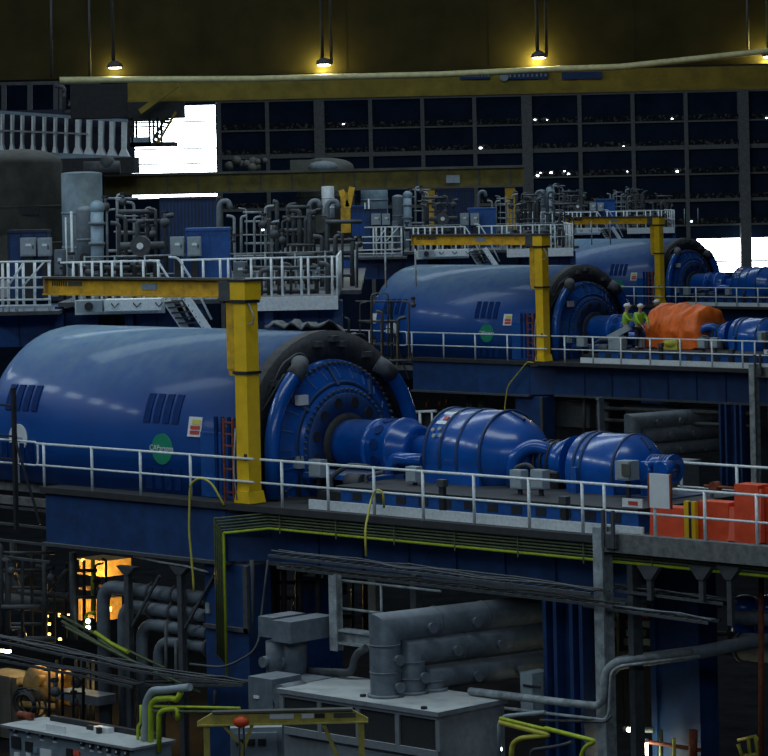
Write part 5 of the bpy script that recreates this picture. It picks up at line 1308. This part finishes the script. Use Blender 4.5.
for k, (pts, r_) in enumerate((([(500, 718), (590, 740)], .035), ([(500, 722), (550, 735), (520, 738), (512, 744), (511, 762)], .055), ([(545, 728), (596, 741), (586, 746), (582, 752), (580, 764)], .045))):
    pipe(('straight thin yellow pipe sloping right at the lower centre', 'yellow pipe turning down, left of the yellow pair', 'yellow pipe turning down, right of the yellow pair')[k], [U(x, y, v=Vy) for x, y in pts], r_, 'lime' if k != 1 else 'hose', .12)
pipe('grey pipe loop between the yellow pipes', [U(530, 764, v=Vy+.3), U(531, 750, v=Vy+.3), U(560, 746, v=Vy+.3), U(572, 742, v=Vy+.3)], .04, 'steel', .15)
# small white lamp dot
single(MB().sphere(U(500, 749, v=-1.4), .05, 8), 'indicator_light', 'dotl', 'tiny white light at the lower centre', 'light', U(500, 749, v=-1.4))
# right basement
for px, py in ((641, 663), (650, 664)):
    single(MB().sphere(U(px, py+4, v=6), .035, 8), 'indicator_light', 'dotl', 'tiny white light in the dark right of the column, %s one' % ('left' if px == 641 else 'right'), 'light', U(px, py+4, v=6))
t = thing('tube_light', 'glowing upright fluorescent tube at the bottom right', 'lamp', U(643, 770, v=2.2))
MB().cyl(U(644, 742, v=2.2), U(645, 775, v=2.2), .085, n=10).build('tube', 'tube', t); MB().cyl(U(644, 739, v=2.2), U(644, 742, v=2.2), .1, n=10).build('end_cap', 'sign', t)
t = thing('tube_light', 'second lower glowing tube left of the upright fluorescent', 'lamp', U(635, 775, v=2.2))
MB().cyl(U(635, 753, v=2.2), U(635, 775, v=2.2), .06, n=10).build('tube', 'tube', t); MB().cyl(U(635, 751, v=2.2), U(635, 753, v=2.2), .07, n=10).build('end_cap', 'sign', t)
t = thing('batten_lamp', 'level batten lamp faintly lit above the upright tube', 'lamp', U(640, 728, v=2.6))
MB().tube([U(624, 729, v=2.6), U(654, 730, v=2.6)], .06, 8).build('diffuser', 'cabgrey', t); MB().tube([U(628, 729.5, v=2.5), U(634, 729.7, v=2.5)], .05, 8).build('bright_end', 'tube', t)
lamp(u2w(U(636, 742, v=1.6)), 1.5, (1, .9, .55)); lamp(u2w(U(715, 735, v=4)), 4, (1, .9, .55))
pipe('rusty red level pipe beside the upright fluorescent tube', [U(645, 741, v=2.3), U(700, 750, v=2.3)], .045, 'rust')
pipe('rusty upright post right of the fluorescent tubes', [U(693, 730, v=2.2), U(693, 764, v=2.2)], .1, 'rust')
pipe('pale upright pipe between fluorescent tube and rusty post', [U(674, 738, v=2.25), U(674, 764, v=2.25)], .04, 'hose')
pipe('dull upright pipe behind the level rusty pipe', [U(661, 730, v=2.5), U(661, 764, v=2.5)], .05, 'limedk')
pipe('dark red upright post at the right edge of the photo', [U(761, 575, v=1.5), U(761, 764, v=1.5)], .06, 'rust')
rd = random.Random(12)
t = thing('guard_cage', 'small pale tubular frame at the bottom right corner', 'frame', U(750, 756, v=4))
for pts in ([(738, 740), (755, 736), (762, 745)], [(742, 756), (758, 754)], [(738, 744), (742, 756)], [(755, 736), (758, 756)], [(748, 738), (750, 755)]): MB().tube([U(x, y, v=4) for x, y in pts], .04, 6).build('bar', 'hose', t)
t = thing('grey_tank_end', 'pale grey rounded tank end at the right edge under the pipe', 'tank', U(765, 660, v=3))
q = Vector(U(775, 650, v=3)); MB().cyl(q+Vector((-.9, 0, 0)), q+Vector((1.5, 0, 0)), .3, n=18).build('shell', 'ahu', t); MB().lathe(q+Vector((-.9, 0, 0)), (1, 0, 0), [(-.02, .33), (.06, .33)], 18).build('rim', 'ahu', t)
for k, px in enumerate((745, 770)):
    q = Vector(U(px, 607, v=2.5)); t = thing('blue_drum', ('left', 'right')[k]+' of two bright blue domed drums at the right edge under the conduits', 'drum', q)
    MB().sphere(q, .36, 18, (1, 1, .75)).cyl(q+Vector((0, 0, -.5)), q, .36, n=20).build('drum', 'blue', t)
    MB().lathe(q+Vector((0, 0, -.08)), (0, 0, 1), [(0, .36), (0, .39), (.05, .39), (.05, .36)], 20, cap=False).build('band', 'grey', t)
pipe('grey level pipe in front of the two blue drums', [U(735, 617, v=2.0), U(790, 622, v=2.0)], .14, 'pipegrey')
# switch racks in the shade right of column
rd = random.Random(21)
for k, px in enumerate((612, 630, 645, 662, 684)):
    a = U(px, 600, v=4.5); t = thing('instrument_rack', ('leftmost', 'second', 'third', 'fourth', 'rightmost')[k]+' dark instrument rack in the shade right of the pale column', 'rack', (a[0], 4.5, -3.2))
    MB().box((a[0]-.25, 4.5, -5), (a[0]+.25, 5, a[2])).build('body', 'dark', t)
    for q in range(5):
        c = U(px+rd.uniform(-4, 4), 606+q*9, v=4.45); MB().box((c[0]-.1, 4.42, c[2]-.07), (c[0]+.1, 4.5, c[2]+.07)).builds('gauge', ('vessel', 'grey', 'cabgrey', 'rust')[(q+k) % 4], t)
t = thing('red_valve', 'red valve actuator in the shade under the cable tray end', 'valve', U(692, 640, v=4))
q = Vector(U(692, 622, v=4)); MB().sphere(q, .15, 10).cyl(q+Vector((0, 0, -.6)), q, .08, n=10).build('body', 'barrier', t); MB().lathe(q+Vector((0, 0, .15)), (0, 0, 1), [(0, .18), (.04, .2), (.08, .18)], 14, cap=False).build('handwheel', 'rust', t)
# middle-row basement: dark plant and grey stanchion
def Mbox(name, label, cat, px0, py0, px1, py1, v, dep, m):
    A, B = ray(px0, py0)
    ox, oy = OX+DX, OY+DY
    def q(px, py):
        A, B = ray(px, py); D = (v/S+ox+oy)/(A+1); x = D*A-ox; y = D-oy; return ((x-y)*S, v, CH+D*B)
    a = q(px0, py0); b = q(px1, py1)
    t = thing(name, label, cat, ((a[0]+b[0])/2, v, b[2])); off(t['_o'], 1)
    MB().box((a[0], v, b[2]), (b[0], v+dep, a[2])).build('body', m, t)
    MB().box((a[0]-.03, v-.05, a[2]-.08), (b[0]+.03, v+dep, a[2]+.02)).build('capping', m, t)
    return t
Mbox('support_column', 'slim pale grey stanchion behind the nearest exciters, middle basement', 'column', 597, 398, 600, 435, .2, .3, 'grey')
Mbox('plant_box', 'dark grey plant box seen above the nearest main exciter', 'plant box', 556, 402, 590, 428, 1.5, 1, 'steel')
Mbox('plant_box', 'long dark plant casing seen above the nearest pilot exciter', 'plant box', 625, 405, 668, 440, 1.5, 1, 'steel')
Mbox('shelf_rack', 'small white rack frame seen between duct and main exciter', 'rack', 412, 411, 436, 436, .5, .4, 'dark')
t = thing('white_gate', 'small white gate frame behind the nearest arched duct', 'gate', (0, 0, -1.2)); 
def q2(px, py, v=.3):
    A, B = ray(px, py); D = (v/S+OX+DX+OY+DY)/(A+1); x = D*A-OX-DX; y = D-OY-DY; return ((x-y)*S, v, CH+D*B)
off(t['_o'], 1)
MB().tube([q2(414, 412), q2(436, 411)], .07, 6).tube([q2(420, 412), q2(420, 436)], .07, 6).tube([q2(432, 411), q2(432, 436)], .05, 6).build('frame', 'white', t)
rd = random.Random(4)
for k in range(9):
    x = rd.uniform(440, 620); y = rd.uniform(392, 402)
    o = single(MB().tube([q2(x, y, 1.2), q2(x, y+40, 1.2)], rd.uniform(.05, .14), 8), 'shade_pipe', 'steel', 'dark upright pipe in the middle basement shade', 'pipe', q2(x, y+40, 1.2), group='dark pipes of the middle basement'); off(o, 1)
for k in range(3):
    y = 396+k*12; o = single(MB().tube([q2(600, y, 1.0), q2(760, y+6, 1.0)], .08, 8), 'shade_rail', 'steel', ('top', 'middle', 'bottom')[k]+' level pipe in the middle basement behind the nearest pilot exciter', 'pipe', q2(600, y, 1.0)); off(o, 1)
# amber glints in the middle basement
for px, py in ((427, 405), (440, 404), (447, 402)):
    o = single(MB().cyl(q2(px, py+3, 3), q2(px, py-3, 3), .07, n=8), 'bay_lamp_tube', 'rust', 'rusty red cylinder in the middle basement above the duct', 'cylinder', q2(px, py, 3), group='rusty cylinders'); off(o, 1)

# ================================================================== repeat units
PH = ('nearest', 'middle', 'farthest')
def copy_tree(o, parent=None):
    c = o.copy(); COL.objects.link(c); c.parent = parent
    if parent is not None: c.matrix_parent_inverse = o.matrix_parent_inverse
    for ch in list(o.children): copy_tree(ch, c)
    return c
skip2 = ('shelf',)
for (o, rows, lab) in list(ROWS):
    if lab and '{R}' in lab: o['label'] = lab.replace('{R}', PH[0])
    for k in rows:
        if k == 0: continue
        c = copy_tree(o); c.location = (o.location[0]+k*DX, o.location[1]+k*DY, o.location[2])
        if lab: c['label'] = lab.replace('{R}', PH[k])
for o in COL.objects:
    if o.name.startswith('floor_basement'): pass

# ================================================================== LIGHT
def area(loc, rot, sx, sy, e, col=(.74, .90, 1)):
    l = bpy.data.lights.new('area', 'AREA'); l.shape = 'RECTANGLE'; l.size = sx; l.size_y = sy; l.energy = e; l.color = col
    o = bpy.data.objects.new('daylight', l); COL.objects.link(o); o.location = loc; o.rotation_euler = rot; return o
KL = 1.0
for y in (55, 85, 115, 150, 190): area((-6 if y < 130 else 6, y, 27), (0, 0, 0), 34, 7, 3000*KL)
for k in range(9): area((-42, 44+k*9.5, 23), (0, math.radians(-60), 0), 3, 5.5, 560)      # windows high in the left wall
for k in range(7): area((-21+k*7.6, 14, 19), (math.radians(64), 0, 0), 5.2, 5, 330)          # windows behind the camera
w = bpy.data.worlds.new('world'); SC.world = w; w.use_nodes = True
w.node_tree.nodes['Background'].inputs[0].default_value = (.35, .55, .9, 1)
w.node_tree.nodes['Background'].inputs[1].default_value = .035
SC.view_settings.view_transform = 'Standard'; SC.view_settings.look = 'None'
SC.view_settings.exposure = .22; SC.view_settings.gamma = 1; SC.view_settings.use_curve_mapping = False
SC.display_settings.display_device = 'sRGB'
for o in COL.objects:
    for k in ('_b', '_f', '_o'):
        if k in o: del o[k]
